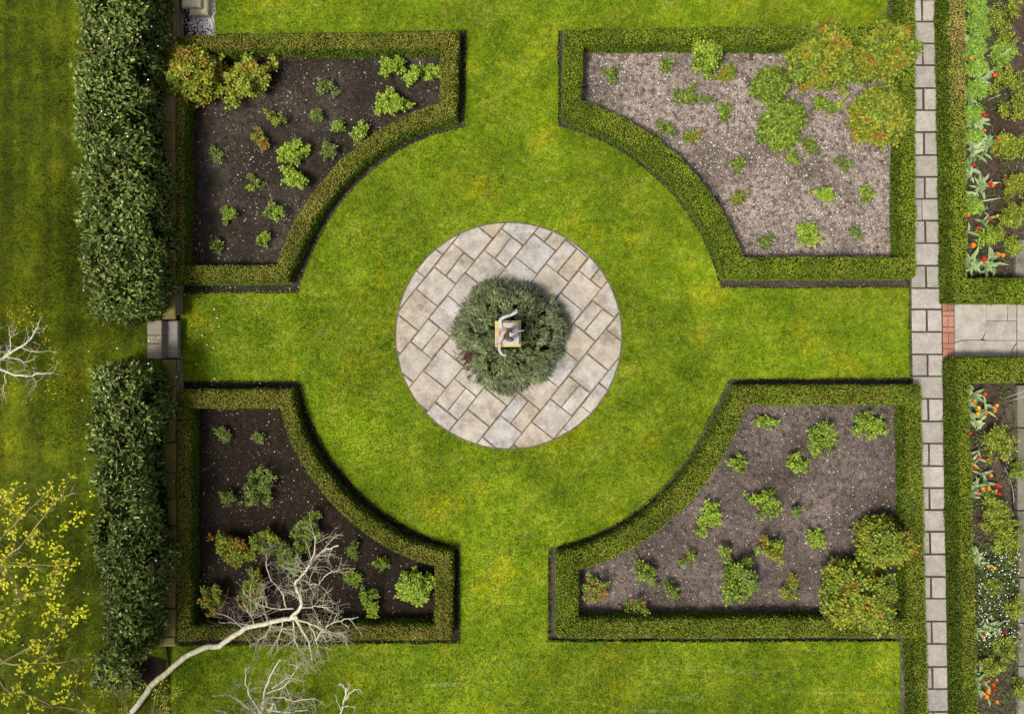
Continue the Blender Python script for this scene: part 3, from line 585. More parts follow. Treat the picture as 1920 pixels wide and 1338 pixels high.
# fallen petals
q = np.concatenate((np.column_stack((rng.uniform(wx(150), wx(345), 70), rng.uniform(wy(1200), wy(0), 70))), np.column_stack((rng.uniform(wx(340), wx(420), 14), rng.uniform(wy(712), wy(552), 14)))))
zz = np.where(q[:, 0] * S + 960 < 300, 1.62, np.where(q[:, 0] * S + 960 < 338, .44, .05)); n = len(q); b = MB(); b.leaves(np.column_stack((q * (1 - zz / H)[:, None], zz)), rdir(n) * (1, 1, .2), np.tile((0, 0, 1.), (n, 1)) + rdir(n) * .3, rng.uniform(.02, .04, n), .025)
tag(b.build('fallen_petals', M['white']), 'white petals scattered over the evergreen hedges and wall', 'petals', kind='stuff')

# ------------------------------------------------------------------ lavender mound and statue
LC = W(955, 628, .35); LC[2] = 0
root = empty('lavender_bush', LC, 'round grey green lavender bush on the circular patio around the statue', 'bush')
na, nr = 72, 12; V = []
ang = np.linspace(0, 2 * math.pi, na, endpoint=False)
def lav_r(a): 
    d = np.angle(np.exp(1j * (a - R(208)))); d2 = np.angle(np.exp(1j * (a - R(222))))
    return 1.13 * (1 + .028 * np.sin(3 * a + 1) + .022 * np.sin(7 * a)) * (1 - .48 * np.exp(-(d / .16) ** 2))
for k in range(nr + 1):
    t = k / nr; rr = lav_r(ang) * (1 - t * .87); zz = .62 * np.sin(np.minimum(t * 1.75, 1) * math.pi / 2) ** .8 + .1 * t; V.append(np.column_stack((rr * np.cos(ang), rr * np.sin(ang), np.full(na, zz))))
V = np.concatenate(V); V[:, 2] += (vnoise(V, 3, 4) - .5) * .15; i = np.arange(nr)[:, None] * na; j = np.arange(na)[None]; j2 = (j + 1) % na; F = np.stack((i + j, i + j2, i + na + j2, i + na + j), -1).reshape(-1, 4)
b = MB(); Cc = V * np.array((.80, .80, .74)); b.add(Cc, F, 0, True); P, N, _ = sample(V, F, 1350)
if N[:, 2].mean() < 0: N = -N
keep = ~((np.abs(P[:, 0]) < .30) & (np.abs(P[:, 1]) < .30)); keep &= vnoise(P, 7, 9) > rng.uniform(.12, .42, len(P)); P, N = P[keep], N[keep]; P = P + N * (vnoise(P, 5, 19)[:, None] - .45) * .16; kk = 26; n = len(P) * kk
Pc = np.repeat(P, kk, 0) + rng.normal(0, .026, (n, 3)); Nc = np.repeat(unit(N + rng.normal(0, .30, N.shape)), kk, 0); rad = unit(np.column_stack((Pc[:, :2], np.zeros(n))))
D = unit(Nc * .7 + rdir(n) * .75 + rad * (.3 + .35 * np.clip(np.linalg.norm(Pc[:, :2], axis=1, keepdims=True), 0, 1)) + np.array((0, 0, .15)))
b.leaves(Pc - D * .03, D, rdir(n), rng.uniform(.06, .125, n), rng.uniform(.011, .019, n), 1, .05, .05)
b.build('foliage', [M['core_l'], M['lav']], root)
b = MB(); n = 520; a = rng.uniform(0, 6.28, n); t = rng.uniform(.75, 1.0, n); rr = lav_r(a) * t; P = np.column_stack((rr * np.cos(a), rr * np.sin(a), .5 - .38 * (t - .75) / .25)); D = unit(np.column_stack((np.cos(a), np.sin(a), np.full(n, .5))) + rdir(n) * .3)
b.leaves(P, D, rdir(n), rng.uniform(.12, .22, n), .008, 0, .05, .1); b.build('flower_spikes', M['lavf'], root)
b = MB()
for k in range(260):
    p = np.array((wx(884 + random.gauss(0, 9)) - LC[0], wy(667 + random.gauss(0, 8)) - LC[1], random.uniform(.05, .18))); d = rdir(1)[0] * random.uniform(.06, .14); b.tube([p - d, p + (0, 0, .02), p + d], (.006, .005, .003), 4)
b.build('bare_stems', plain('dead brown stems', (.085, .045, .024), .9, .5, 30), root)

SX, SY = W(952.5, 625.5, 1.1)[:2]
root = empty('statue_plinth', (SX, SY, 0), 'square stone plinth edged with yellow lichen rising from the lavender', 'plinth')
b = MB(); b.box((0, 0, .10), (.62, .62, .2), 0, 0, .02); b.build('foot', M['pedestal'], root)
b = MB(); b.box((0, 0, .58), (.40, .40, .76), 0, 0, .01); b.build('shaft', M['pedestal'], root)
b = MB(); b.box((0, 0, .985), (.45, .45, .05), 0, 0, .012); b.box((0, 0, 1.055), (.505, .505, .09), 0, 0, .012); b.build('cap', M['plinth'], root)
def SW(zx, zy, z): p = W(900 + zx / 10.29, 560 + zy / 10.29, z); return (p[0] - SX, p[1] - SY, z)
root = empty('statue', (SX, SY, 1.1), 'weathered pale grey figure statue with arms flung out on the square plinth', 'statue')
b = MB(); q0 = np.array(SW(345, 880, 1.16))[:2]; q1 = np.array(SW(758, 457, 1.16))[:2]; b.prism(((q0[0], q0[1]), (q1[0], q0[1]), (q1[0], q1[1]), (q0[0], q1[1])), .0, .06, 0, .008); b.build('base_slab', M['sbase'], root)
# the figure: one skinned surface, joints placed in 3-D
J = {}
def jt(nm, zx, zy, z, r): p = SW(zx, zy, z); J[nm] = ((p[0], p[1], p[2] - 1.1), r)
jt('pelvis', 470, 690, 1.66, .072); jt('belly', 440, 690, 1.78, .066); jt('chest', 420, 690, 1.92, .080); jt('neck', 440, 655, 2.02, .036); jt('head', 480, 610, 2.09, .060); jt('crown', 500, 580, 2.15, .056)
jt('sa', 410, 560, 1.98, .044); jt('ea', 392, 392, 2.02, .036); jt('fa', 500, 340, 2.05, .032); jt('wa', 640, 300, 2.07, .022); jt('pa', 685, 275, 2.08, .024)
jt('sb', 400, 800, 1.97, .044); jt('eb', 372, 985, 1.98, .033); jt('wb', 420, 1075, 1.99, .022); jt('pb', 462, 1088, 1.99, .024)
jt('ha', 510, 620, 1.62, .058); jt('ka', 590, 600, 1.42, .045); jt('aa', 560, 610, 1.22, .028); jt('ta', 650, 600, 1.18, .024)
jt('hb', 510, 760, 1.62, .058); jt('kb', 600, 790, 1.52, .05); jt('ab', 560, 790, 1.25, .028); jt('tb', 640, 800, 1.18, .024)
for k, (zx, zy) in enumerate(((735, 255), (730, 225), (715, 195), (700, 190))): jt('fa%d' % k, zx, zy, 2.09, .0085)
jt('fat', 660, 245, 2.09, .009)
for k, (zx, zy) in enumerate(((500, 1060), (512, 1082), (508, 1105), (490, 1118))): jt('fb%d' % k, zx, zy, 1.99, .0085)
jt('fbt', 455, 1050, 1.99, .009)
E_ = [('pelvis', 'belly'), ('belly', 'chest'), ('chest', 'neck'), ('neck', 'head'), ('head', 'crown'), ('chest', 'sa'), ('sa', 'ea'), ('ea', 'fa'), ('fa', 'wa'), ('wa', 'pa'), ('chest', 'sb'), ('sb', 'eb'), ('eb', 'wb'), ('wb', 'pb'), ('pelvis', 'ha'), ('ha', 'ka'), ('ka', 'aa'), ('aa', 'ta'), ('pelvis', 'hb'), ('hb', 'kb'), ('kb', 'ab'), ('ab', 'tb')] + [('pa', 'fa%d' % k) for k in range(4)] + [('wa', 'fat')] + [('pb', 'fb%d' % k) for k in range(4)] + [('wb', 'fbt')]
ks = list(J); me = bpy.data.meshes.new('figure'); me.from_pydata([J[k][0] for k in ks], [(ks.index(a), ks.index(c)) for a, c in E_], [])
o = bpy.data.objects.new('figure', me); COL.objects.link(o); md = o.modifiers.new('skin', 'SKIN'); md.use_smooth_shade = True
for k, nm in enumerate(ks): me.skin_vertices[0].data[k].radius = (J[nm][1],) * 2
me.skin_vertices[0].data[0].use_root = True; o.modifiers.new('sub', 'SUBSURF').levels = 2; o.modifiers['sub'].render_levels = 2
dg = bpy.context.evaluated_depsgraph_get(); m2 = bpy.data.meshes.new_from_object(o.evaluated_get(dg)); bpy.data.objects.remove(o)
m2.materials.clear(); m2.materials.append(M['statue']); o = bpy.data.objects.new('figure', m2); COL.objects.link(o); o.parent = root
p = np.array(SW(730, 630, 1.5)); q_ = np.array(SW(850, 607, 1.62)); s0 = np.array(SW(600, 650, 1.45)); b = MB(); b.tube([s0 - (0, 0, 1.1), p - (0, 0, 1.1), q_ - (0, 0, 1.1)], (.014, .012, .008), 6, 0, True); b.build('staff', M['statue'], root)

# ------------------------------------------------------------------ rose bushes
def bush(name, px, py, rpx, mats, dens, label, cat, group, ht=None, leaf=.050, narrow=.70, gap=.0, zg=-.03, squash=(1, 1)):
    r = rpx / S; leaf = leaf * (1.5 if r > .45 else 1.12 if r > .3 else 1.0); ht = ht or (.22 + .55 * r); c = W(px, py, ht * .55); loc = np.array((c[0], c[1], zg)); root = empty(name, loc, label, cat, group)
    el = (random.uniform(.55, 1.0) if dens < 1.15 else random.uniform(.85, 1.0)); ea = random.uniform(0, 3.14); nlob = random.choice((2, 3, 3, 4)); pl = random.uniform(0, 6.28)
    n_st = max(3, int(3.5 + r * (21 if dens < 1.15 else 46) * dens)); stems = MB(); lf = MB(); spr = []
    for k in range(n_st):
        a = 6.283 * (k + random.random() * .8) / n_st; rho = r * (.25 + .75 * random.random() ** .6) * random.uniform(.85, 1.12); hh = ht * (random.uniform(.6, 1.05) - .35 * (rho / r) ** 2)
        rho *= .95 + .26 * math.cos(nlob * a + pl); ux, uy = rho * math.cos(a - ea) * 1.1, rho * math.sin(a - ea) * el; tip = np.array((ux * math.cos(ea) - uy * math.sin(ea), ux * math.sin(ea) + uy * math.cos(ea), hh)); midp = tip * np.array((.42, .42, .62)) + rng.normal(0, .02, 3)
        t = np.linspace(0, 1, 5)[:, None]; cv = (1 - t) ** 2 * np.array((random.gauss(0, .02), random.gauss(0, .02), 0)) + 2 * t * (1 - t) * midp + t * t * tip; stems.tube(cv, np.linspace(.008, .003, 5), 5)
        m = max(3, int((6 + 13 * r) * (.7 + .6 * dens))); tt = rng.uniform(.22 if dens > 1.1 else .35, 1.0, m) ** .8; p = (1 - tt)[:, None] ** 2 * cv[0] + 2 * (tt * (1 - tt))[:, None] * midp + (tt ** 2)[:, None] * tip; spr.append(p + rng.normal(0, .028 + .024 * r, (m, 3)) * (1, 1, .6))
    if dens >= 1.15:                                  # a full crown: lumpy outer shell of sprays over a leafy inside
        N_ = int(2300 * r * r) + 60; az_ = rng.uniform(0, 6.283, N_); ct = rng.random(N_) ** .8; stt = np.sqrt(1 - ct * ct); dv = np.column_stack((np.cos(az_) * stt, np.sin(az_) * stt, ct)); lump = vnoise(dv + loc, 3.2 * max(1, r / .4), 7) * .65 + vnoise(dv + loc, 8, 8) * .35
        R_ = r * (.50 + .62 * lump) * (.95 + .10 * np.cos(nlob * az_ + pl)); sh = np.column_stack((R_ * np.cos(az_) * stt, R_ * np.sin(az_) * stt, .06 + ht * ct * (.62 + .55 * lump))); kp = lump > rng.uniform(.32, .54, N_); inn = sh[: N_ // 3] * rng.uniform(.35, .70, (N_ // 3, 1)) + (0, 0, .03)
        spr = [np.concatenate(spr)[::3], sh[kp], inn]
    spr = np.concatenate(spr); spr = spr[spr[:, 2] > .03]; n = len(spr); az = rng.uniform(0, 6.28, n); pick = rng.choice(len(mats), n, p=[x[1] for x in mats])
    # crowded by clump, so that a bush has tinted and plain parts
    nzk = vnoise(spr + loc, 5, 31); order = np.argsort(np.argsort(nzk)) / n; cum = np.cumsum([x[1] for x in mats]); pick = np.where(rng.random(n) < .6, np.searchsorted(cum, np.clip(order, 0, .999)), pick)
    for li, (da, fr) in enumerate(((0, 1.0), (1.05, .55), (-1.05, .55), (1.35, .15), (-1.35, .15))):
        d = np.column_stack((np.cos(az + da), np.sin(az + da), rng.uniform(-.45, .35, n))); stem_d = np.column_stack((np.cos(az), np.sin(az), np.zeros(n))); P = spr + stem_d * (fr * .05 * leaf / .042)
        L = rng.uniform(.8, 1.25, n) * leaf; NN = np.tile((0, 0, 1.), (n, 1)) + rdir(n) * .85
        for k in range(len(mats)): s_ = pick == k; lf.leaves(P[s_], d[s_], NN[s_], L[s_], L[s_] * narrow, k, .08, .12, .5)
    stems.build('stems', M['stem'], root); lf.build('foliage', [M[x[0]] for x in mats], root); return root
G = [('rose_g', 1.0)]; D_ = [('rose_d', 1.0)]; MI = [('rose_m', 1.0)]; MG = [('rose_m', .55), ('rose_g', .45)]; TI = [('rose_m', .42), ('rose_t', .52), ('rose_r', .06)]; TB = [('rose_m', .45), ('rose_t', .48), ('rose_r', .07)]; RD = [('rose_r', .5), ('rose_t', .5)]; TY = [('rose_y', .40), ('rose_t', .46), ('rose_r', .14)]; Y_ = [('rose_y', 1.0)]; YG = [('rose_y', .6), ('rose_g', .4)]; DR = [('rose_m', .7), ('rose_r', .3)]
roses = [
 # top left bed
 (362, 138, 58, TY, 1.2, 'large bronze and yellow rose bush spilling over the top left hedge corner by the wall', .8), (462, 143, 56, TY, 1.1, 'bronze tinted rose bush just right of the largest one in the top left bed', .7),
 (735, 122, 27, G, 1.0, 'fresh green rose bush against the hedge in the top left bed, left of a pair', .4), (776, 140, 19, G, 1.0, 'left fresh green rose bush of the pair in the top left bed corner', .35), (806, 133, 20, G, .7, 'thin twin stemmed green rose bush in the right corner of the top left bed', .35),
 (731, 192, 34, G, 1.1, 'broad bright green rose bush above the curved hedge of the top left bed', .4), (610, 160, 21, D_, .35, 'sparse dull rose bush midway along the top of the top left bed', .3), (593, 216, 13, D_, .8, 'small round dull green rose bush in the middle of the top left bed', .25),
 (673, 246, 20, MG, .7, 'green rose bush beside the inner curve of the top left hedge', .3), (635, 236, 17, MG, .35, 'thin sprawling rose shoots left of the curved hedge in the top left bed', .25), (613, 279, 13, D_, .8, 'little grey green rose bush close to the curved hedge of the top left bed', .25),
 (545, 282, 30, G, .8, 'upper bright green rose bush of a central pair in the top left bed', .4), (551, 333, 28, G, .85, 'lower bright green rose bush of a central pair in the top left bed', .4),
 (512, 218, 24, TI, .2, 'nearly bare rose stems with bronze tips in the top left bed', .35), (489, 264, 25, RD, .35, 'red leaved rose bush with bare cane in the top left bed', .3), (406, 287, 15, D_, .6, 'grey green rose bush near the left side of the top left bed', .22),
 (427, 401, 16, MG, .7, 'small green rose bush low on the left of the top left bed', .28), (509, 396, 17, MG, .7, 'upright green rose bush near the bottom right of the top left bed', .28), (493, 448, 13, MG, .6, 'tiny green rose bush above the bottom hedge of the top left bed', .22), (403, 458, 9, MI, .6, 'smallest green shoot at the bottom left of the top left bed', .2), (474, 346, 16, TB, .25, 'wispy bronze rose shoots left of the bright pair in the top left bed', .25),
 # top right bed
 (1147, 138, 14, MI, .5, 'small sparse rose bush nearest the left hedge of the top right bed', .22), (1246, 122, 20, MI, .3, 'thin green rose shoots below the top hedge of the top right bed', .3), (1326, 104, 31, MG, 1.3, 'dense green rose bush leaning on the top hedge of the top right bed', .5), (1367, 136, 21, TB, .9, 'green rose bush with bronze tips beside the dense one on the top hedge', .35),
 (1292, 178, 36, MI, .35, 'open straggling rose bush with bare canes at the left of the top right bed', .35), (1362, 207, 21, MI, .5, 'low green rose bush right of the straggling one in the top right bed', .25), (1248, 240, 20, MI, .5, 'green rose bush beside the curved hedge of the top right bed', .28), (1295, 254, 18, TB, .5, 'rose bush with bronze leaves near the curved hedge of the top right bed', .28),
 (1447, 158, 35, MI, 1.3, 'upper of two dense green rose bushes amid the top right bed', .6), (1472, 228, 43, MI, 1.2, 'lower, wider one of two dense green rose bushes amid the top right bed', .6),
 (1547, 103, 64, TI, 1.5, 'big dome shaped bronze rose bush at the top of the top right bed', .8), (1668, 92, 54, TI, 1.3, 'big bronze tinted rose bush in the top right corner by the slab path', .8), (1652, 214, 56, TI, 1.3, 'tall bronze tinted rose bush leaning over the right hedge of the top right bed', .75), (1622, 120, 30, TB, 1.15, 'bronze green rose bush between the dome and the corner bush of the top right bed', .6),
 (1537, 194, 17, MG, .6, 'small yellow green rose bush under the big dome shaped bush', .25), (1567, 201, 13, MG, .6, 'tiny green rose bush right of another under the big dome shaped bush', .22), (1521, 272, 24, MI, .35, 'sparse rose shoots below the dense dark pair in the top right bed', .28), (1586, 305, 18, D_, .4, 'thin dull rose bush at the right of the top right bed', .25), (1384, 305, 13, MI, .5, 'small green rose bush left of centre in the top right bed', .22), (1386, 373, 15, TB, .5, 'small bronze green rose bush by the lower end of the curved hedge', .22),
 (1549, 362, 19, G, 1.0, 'bright green rose bush in the lower middle of the top right bed', .3), (1627, 365, 17, MG, .6, 'green rose bush close to the right hedge of the top right bed', .28), (1517, 439, 22, G, 1.1, 'bright green rose bush near the bottom hedge of the top right bed', .32), (1604, 434, 14, D_, .35, 'brownish wispy rose at the bottom right of the top right bed', .22), (1437, 451, 11, MI, .5, 'tiny rose shoots in the lower left corner of the top right bed', .2), (1490, 297, 9, MG, .8, 'tiny green tuft below the wide dense rose bush', .18),
 # bottom left bed
 (418, 812, 13, D_, .6, 'small grey green rose bush in the upper left of the bottom left bed', .22), (485, 821, 12, D_, .4, 'faint dull rose shoots in the upper middle of the bottom left bed', .22), (484, 915, 40, [('rose_d', .6), ('rose_m', .4)], .8, 'sprawling grey green rose bush in the middle of the bottom left bed', .4), (424, 932, 17, D_, .6, 'small dull green rose bush left of the sprawling one in the bottom left bed', .28),
 (440, 1032, 42, TY, 1.0, 'yellow and bronze rose bush left of the bare tree crown', .5), (498, 1018, 34, [('rose_m', .7), ('rose_t', .3)], 1.0, 'green rose bush between the yellow bronze one and the bare tree crown', .5), (572, 995, 36, MI, 1.0, 'dark green rose bush above the crown of the bare tree', .45), (540, 1050, 30, MI, .9, 'green rose bush partly behind the bare tree twigs', .45),
 (660, 1028, 18, MI, .5, 'dull green rose bush right of the bare tree crown', .28), (658, 1086, 14, MG, 1.0, 'small round rose bush right of the bare tree and below a duller one', .25), (715, 1058, 10, MG, .8, 'tiny green rose tuft right of the bare tree', .2), (779, 1101, 34, G, 1.2, 'bright fresh green rose bush in the right corner of the bottom left bed', .4), (693, 1131, 20, G, .9, 'bright green rose bush left of the corner one above the bottom hedge', .3),
 (398, 1121, 31, TI, 1.0, 'bronze rose bush in the lower left corner of the bottom left bed', .5), (470, 1108, 40, TB, .95, 'bronze green rose bush above the pale trunk of the leaning tree', .5),
 # bottom right bed
 (1438, 789, 19, MG, .6, 'small green rose bush nearest the arc in the top of the bottom right bed', .25), (1545, 818, 36, MG, .8, 'wide green rose bush at the top middle of the bottom right bed', .38), (1633, 798, 35, MG, .8, 'green rose bush in the top right corner of the bottom right bed', .38), (1496, 870, 28, MG, .8, 'green rose bush below and left of the wide one in the bottom right bed', .32), (1388, 873, 23, MG, .6, 'green rose bush beside the curved hedge of the bottom right bed', .3),
 (1331, 972, 32, G, .7, 'pale green rose bush of two lobes at the left of the bottom right bed', .35), (1437, 946, 31, MG, .8, 'green rose bush at the centre of the bottom right bed', .35), (1533, 1012, 20, G, .8, 'bright green upright rose bush right of centre in the bottom right bed', .3), (1449, 1032, 34, TI, .8, 'bronze tinted rose bush in the middle of the bottom right bed', .4), (1661, 1020, 50, TI, 1.3, 'big bronze rose bush overhanging the right hedge, upper one of two', .75), (1618, 1122, 74, TI, 1.4, 'biggest bronze rose bush, covering the bottom right hedge corner', .8),
 (1383, 1090, 58, [('rose_m', .75), ('rose_d', .25)], .9, 'large leafy green rose bush above the bottom hedge of the bottom right bed', .5), (1215, 1076, 36, MI, .45, 'open green rose bush at the lower left of the bottom right bed', .35), (1120, 1109, 32, DR, .6, 'reddish green rose bush in the lower left corner of the bottom right bed', .35), (1197, 1142, 26, DR, .6, 'rose bush with red shoots touching the bottom hedge of the bottom right bed', .32), (1262, 1108, 19, MI, .6, 'low dull rose bush left of the large leafy one in the bottom right bed', .28), (1481, 1110, 23, TI, .45, 'sparse bronze rose shoots between the large leafy and the biggest bronze bush', .28), (1290, 1050, 18, MI, .2, 'almost bare rose canes at the left of the bottom right bed', .28), (1495, 960, 12, D_, .4, 'faint dull rose shoots right of centre in the bottom right bed', .2)]
for px, py, r, mt, dn, lb, ht in roses: bush('rose_bush', px, py, r, mt, dn, lb, 'rose bush', 'rose bushes in the four beds', ht)
shrubs = [(1893, 22, 38, Y_, .6, 'yellow green shrub with bare pale stems in the top right corner', .6), (1888, 72, 24, Y_, .6, 'small yellow green shrub above the leaning grey cane', .45), (1897, 150, 34, Y_, .7, 'yellow green shrub below the grey cane at the right edge', .6), (1903, 205, 32, [('rose_y', .6), ('rose_t', .4)], .6, 'bronze shaded shrub right of the red tulip in the upper border', .6), (1896, 272, 40, Y_, 1.1, 'dense bright yellow green shrub halfway down the upper border', .6), (1908, 345, 30, TY, .8, 'bronze green shrub at the right edge above the tulip pair', .55), (1905, 402, 32, Y_, .8, 'yellow green shrub at the right edge near the foot of the upper border', .55), (1861, 441, 28, YG, .8, 'low light green shrub in the foot of the upper border', .4), (1902, 458, 22, Y_, .8, 'small yellow green shrub beside the kerb stone of the upper border', .4),
 (1877, 828, 36, Y_, 1.1, 'dense yellow green shrub above the black hose', .6), (1910, 885, 18, MG, .8, 'green shrub by the kerb right of the black hose', .4), (1868, 960, 38, Y_, 1.0, 'bright yellow green shrub below the black hose', .55), (1886, 1005, 38, Y_, 1.0, 'bright yellow green shrub beside the kerb above the white flowers', .55), (1866, 1100, 22, MG, .5, 'low dull shrub among the white flowers', .3), (1906, 1138, 22, Y_, .8, 'yellow green shrub at the kerb beside the white flowers', .4), (1886, 1218, 25, Y_, 1.0, 'yellow green shrub under the dark red tulip', .4), (1860, 1253, 23, Y_, .9, 'yellow green shrub above the last clump of tulips', .35), (1916, 1298, 20, Y_, .9, 'yellow green shrub in the bottom right corner', .4)]
for px, py, r, mt, dn, lb, ht in shrubs: bush('border_shrub', px, py, r, mt, dn, lb, 'shrub', 'shrubs in the tulip border', ht, .055, .42)
bush('border_shrub', 1883, 99, 22, [('herb', 1.)], 1.4, 'round fresh green leafy plant crossed by the grey cane', 'shrub', 'shrubs in the tulip border', .35, .05, .6)

for px, py, r, lb in ((1712, 742, 17, 'dark green sprig pushing out of the hedge corner beside the slab path'), (1704, 938, 25, 'larger dark green sprig pushing out of the hedge halfway down the bottom right bed')): bush('self_sown_sprig', px, py, r, [('box_s', 1.)], .9, lb, 'sprig', 'dark sprigs in the hedges', .62, .045, .5, zg=.05)
# lush leafy clumps along the upper border
herbs = [(1832, 15, 24, 'first light green leafy clump at the top of the border'), (1838, 52, 25, 'light green leafy clump second from the top of the border'), (1830, 90, 20, 'light green leafy clump above the topmost orange tulip'), (1834, 125, 18, 'light green leafy clump below the topmost orange tulip'), (1832, 168, 20, 'light green leafy clump beside the red tulip with long leaves'), (1826, 212, 19, 'light green leafy clump left of the first red tulip'), (1826, 255, 14, 'light green leafy clump above the tulip leaf fan'), (1826, 383, 17, 'bright green leafy clump alone halfway down the upper border')]
for px, py, r, lb in herbs: bush('leafy_clump', px, py, r, [('herb', 1.)], 1.5, lb, 'leafy plant', 'light green clumps in the border', .25, .045, .8)
def leaf_fan(px, py, n, lb, ln=.22):
    c = W(px, py, .15); root = empty('tulip_leaves', (c[0], c[1], -.03), lb, 'leaf cluster', 'flowerless tulip leaf clusters'); b = MB(); a = rng.uniform(0, 6.28, n); t = rng.uniform(.15, .9, n); D = np.column_stack((np.cos(a), np.sin(a), t)); P = np.column_stack((rng.normal(0, .06, n), rng.normal(0, .06, n), np.full(n, .03)))
    b.longleaf(P, D, np.tile((0, 0, 1.), (n, 1)) + .2 * rdir(n), rng.uniform(.8, 1.3, n) * ln, rng.uniform(.05, .08, n)); b.build('leaves', M['tul_l'], root)
for px, py, n, lb in ((1846, 28, 9, 'grey green tulip leaves between the two top leafy clumps'), (1818, 78, 8, 'grey green tulip leaves against the hedge above the topmost orange tulip'), (1836, 108, 10, 'grey green tulip leaves around the topmost orange tulip'), (1843, 143, 13, 'big spread of grey green tulip leaves right of the leafy clumps'), (1822, 180, 12, 'grey green tulip leaves against the hedge above the first red tulip'), (1840, 228, 10, 'grey green tulip leaves below the first red tulip'), (1832, 278, 18, 'largest fan of grey green tulip leaves against the hedge'), (1858, 270, 8, 'tulip leaves beside the dense bright shrub'), (1820, 322, 10, 'grey green tulip leaves just below the red tulip by the hedge'), (1818, 365, 7, 'short grey green tulip leaves above the lone bright clump'), (1846, 345, 5, 'narrow tulip leaves left of the red pair'), (1832, 495, 14, 'big grey green tulip leaves at the foot of the upper border'), (1862, 497, 9, 'spreading tulip leaves below the red tulip at the foot of the border'), (1824, 742, 8, 'tulip leaves in the top corner of the lower border'), (1838, 790, 11, 'long tulip leaves below the orange clump of the lower border'), (1825, 870, 8, 'tulip leaves against the lower hedge left of the orange pair'), (1828, 922, 12, 'tulip leaves against the lower hedge left of the orange and red clump'), (1832, 1045, 7, 'small star of tulip leaves against the lower hedge'), (1838, 1186, 9, 'tulip leaves left of the small red tulip in the lower border'), (1866, 1180, 6, 'tulip leaves left of the dark red tulip'), (1844, 1268, 8, 'long tulip leaves above the last clump of tulips')): leaf_fan(px, py, n + 4, lb, .24 if py < 600 else .20)

n = 5200; px = rng.uniform(1814, 1906, n); py = np.where(rng.random(n) < .55, rng.uniform(-40, 515, n), rng.uniform(722, 1030, n)); kp = vnoise(np.column_stack((px, py)), .035, 6) > .52; px, py = px[kp], py[kp]; n = len(px); b = MB(); b.leaves(np.column_stack((wx(px), wy(py), rng.uniform(-.03, .07, n))), rdir(n) * (1, 1, .4), np.tile((0, 0, 1.), (n, 1)) + .6 * rdir(n), rng.uniform(.03, .06, n), .026)
tag(b.build('border_seedlings', M['cover']), 'low green seedlings and weeds between the tulips and shrubs', 'weeds', kind='stuff')

# ------------------------------------------------------------------ tulips: a prototype for each colour, then copies
def petal_cup(r, hgt, m, open_=1.0):
    b = MB()
    for ring in (0, 1):
        for k in range(3):
            a = k * 2.094 + ring * 1.047 + random.uniform(-.1, .1); d = np.array((math.cos(a), math.sin(a))); s_ = np.array((-d[1], d[0])); rows_ = []
            for t, rr, ww in ((0, .1, .25), (.35, .62, .75), (.7, .92 * open_, .80), (1.0, 1.05 * open_, .12)):
                c_ = d * r * rr * (1 + .07 * ring); rows_ += [(*(c_ + s_ * r * ww * .62), hgt * t), (*(c_ * 1.1), hgt * t - .004), (*(c_ - s_ * r * ww * .62), hgt * t)]
            b.add(rows_, [[i, i + 1, i + 4, i + 3] for i in (0, 1, 3, 4, 6, 7)], 0, True)
    return b
PROTO = {}
def tulip_proto(colr):
    root = empty('tulip', (0, 0, 0), '', 'tulip', 'tulips'); b = MB(); b.tube([(0, 0, 0), (.01, .01, .14), (.0, .0, .30)], (.005, .005, .0045), 5); b.build('stem', M['tul_l'], root)
    for k in range(3):
        a = k * 2.2 + random.uniform(-.4, .4); b = MB(); b.longleaf(np.array(((0, 0, .02),)), np.array(((math.cos(a), math.sin(a), random.uniform(.25, .7)),)), np.array(((0, 0, 1.),)), random.uniform(.18, .24), random.uniform(.045, .065)); b.build('leaf', M['tul_l'], root)
    f = petal_cup(.034, .052, 0, random.uniform(.85, 1.1)).build('flower', M['tul_' + colr], root); f.location = (0, 0, .29)
    b = MB(); b.tube([(0, 0, .0), (0, 0, .02)], (.008, .006), 6, 0, True); b.build('flower_heart', M['anther'], f); return root
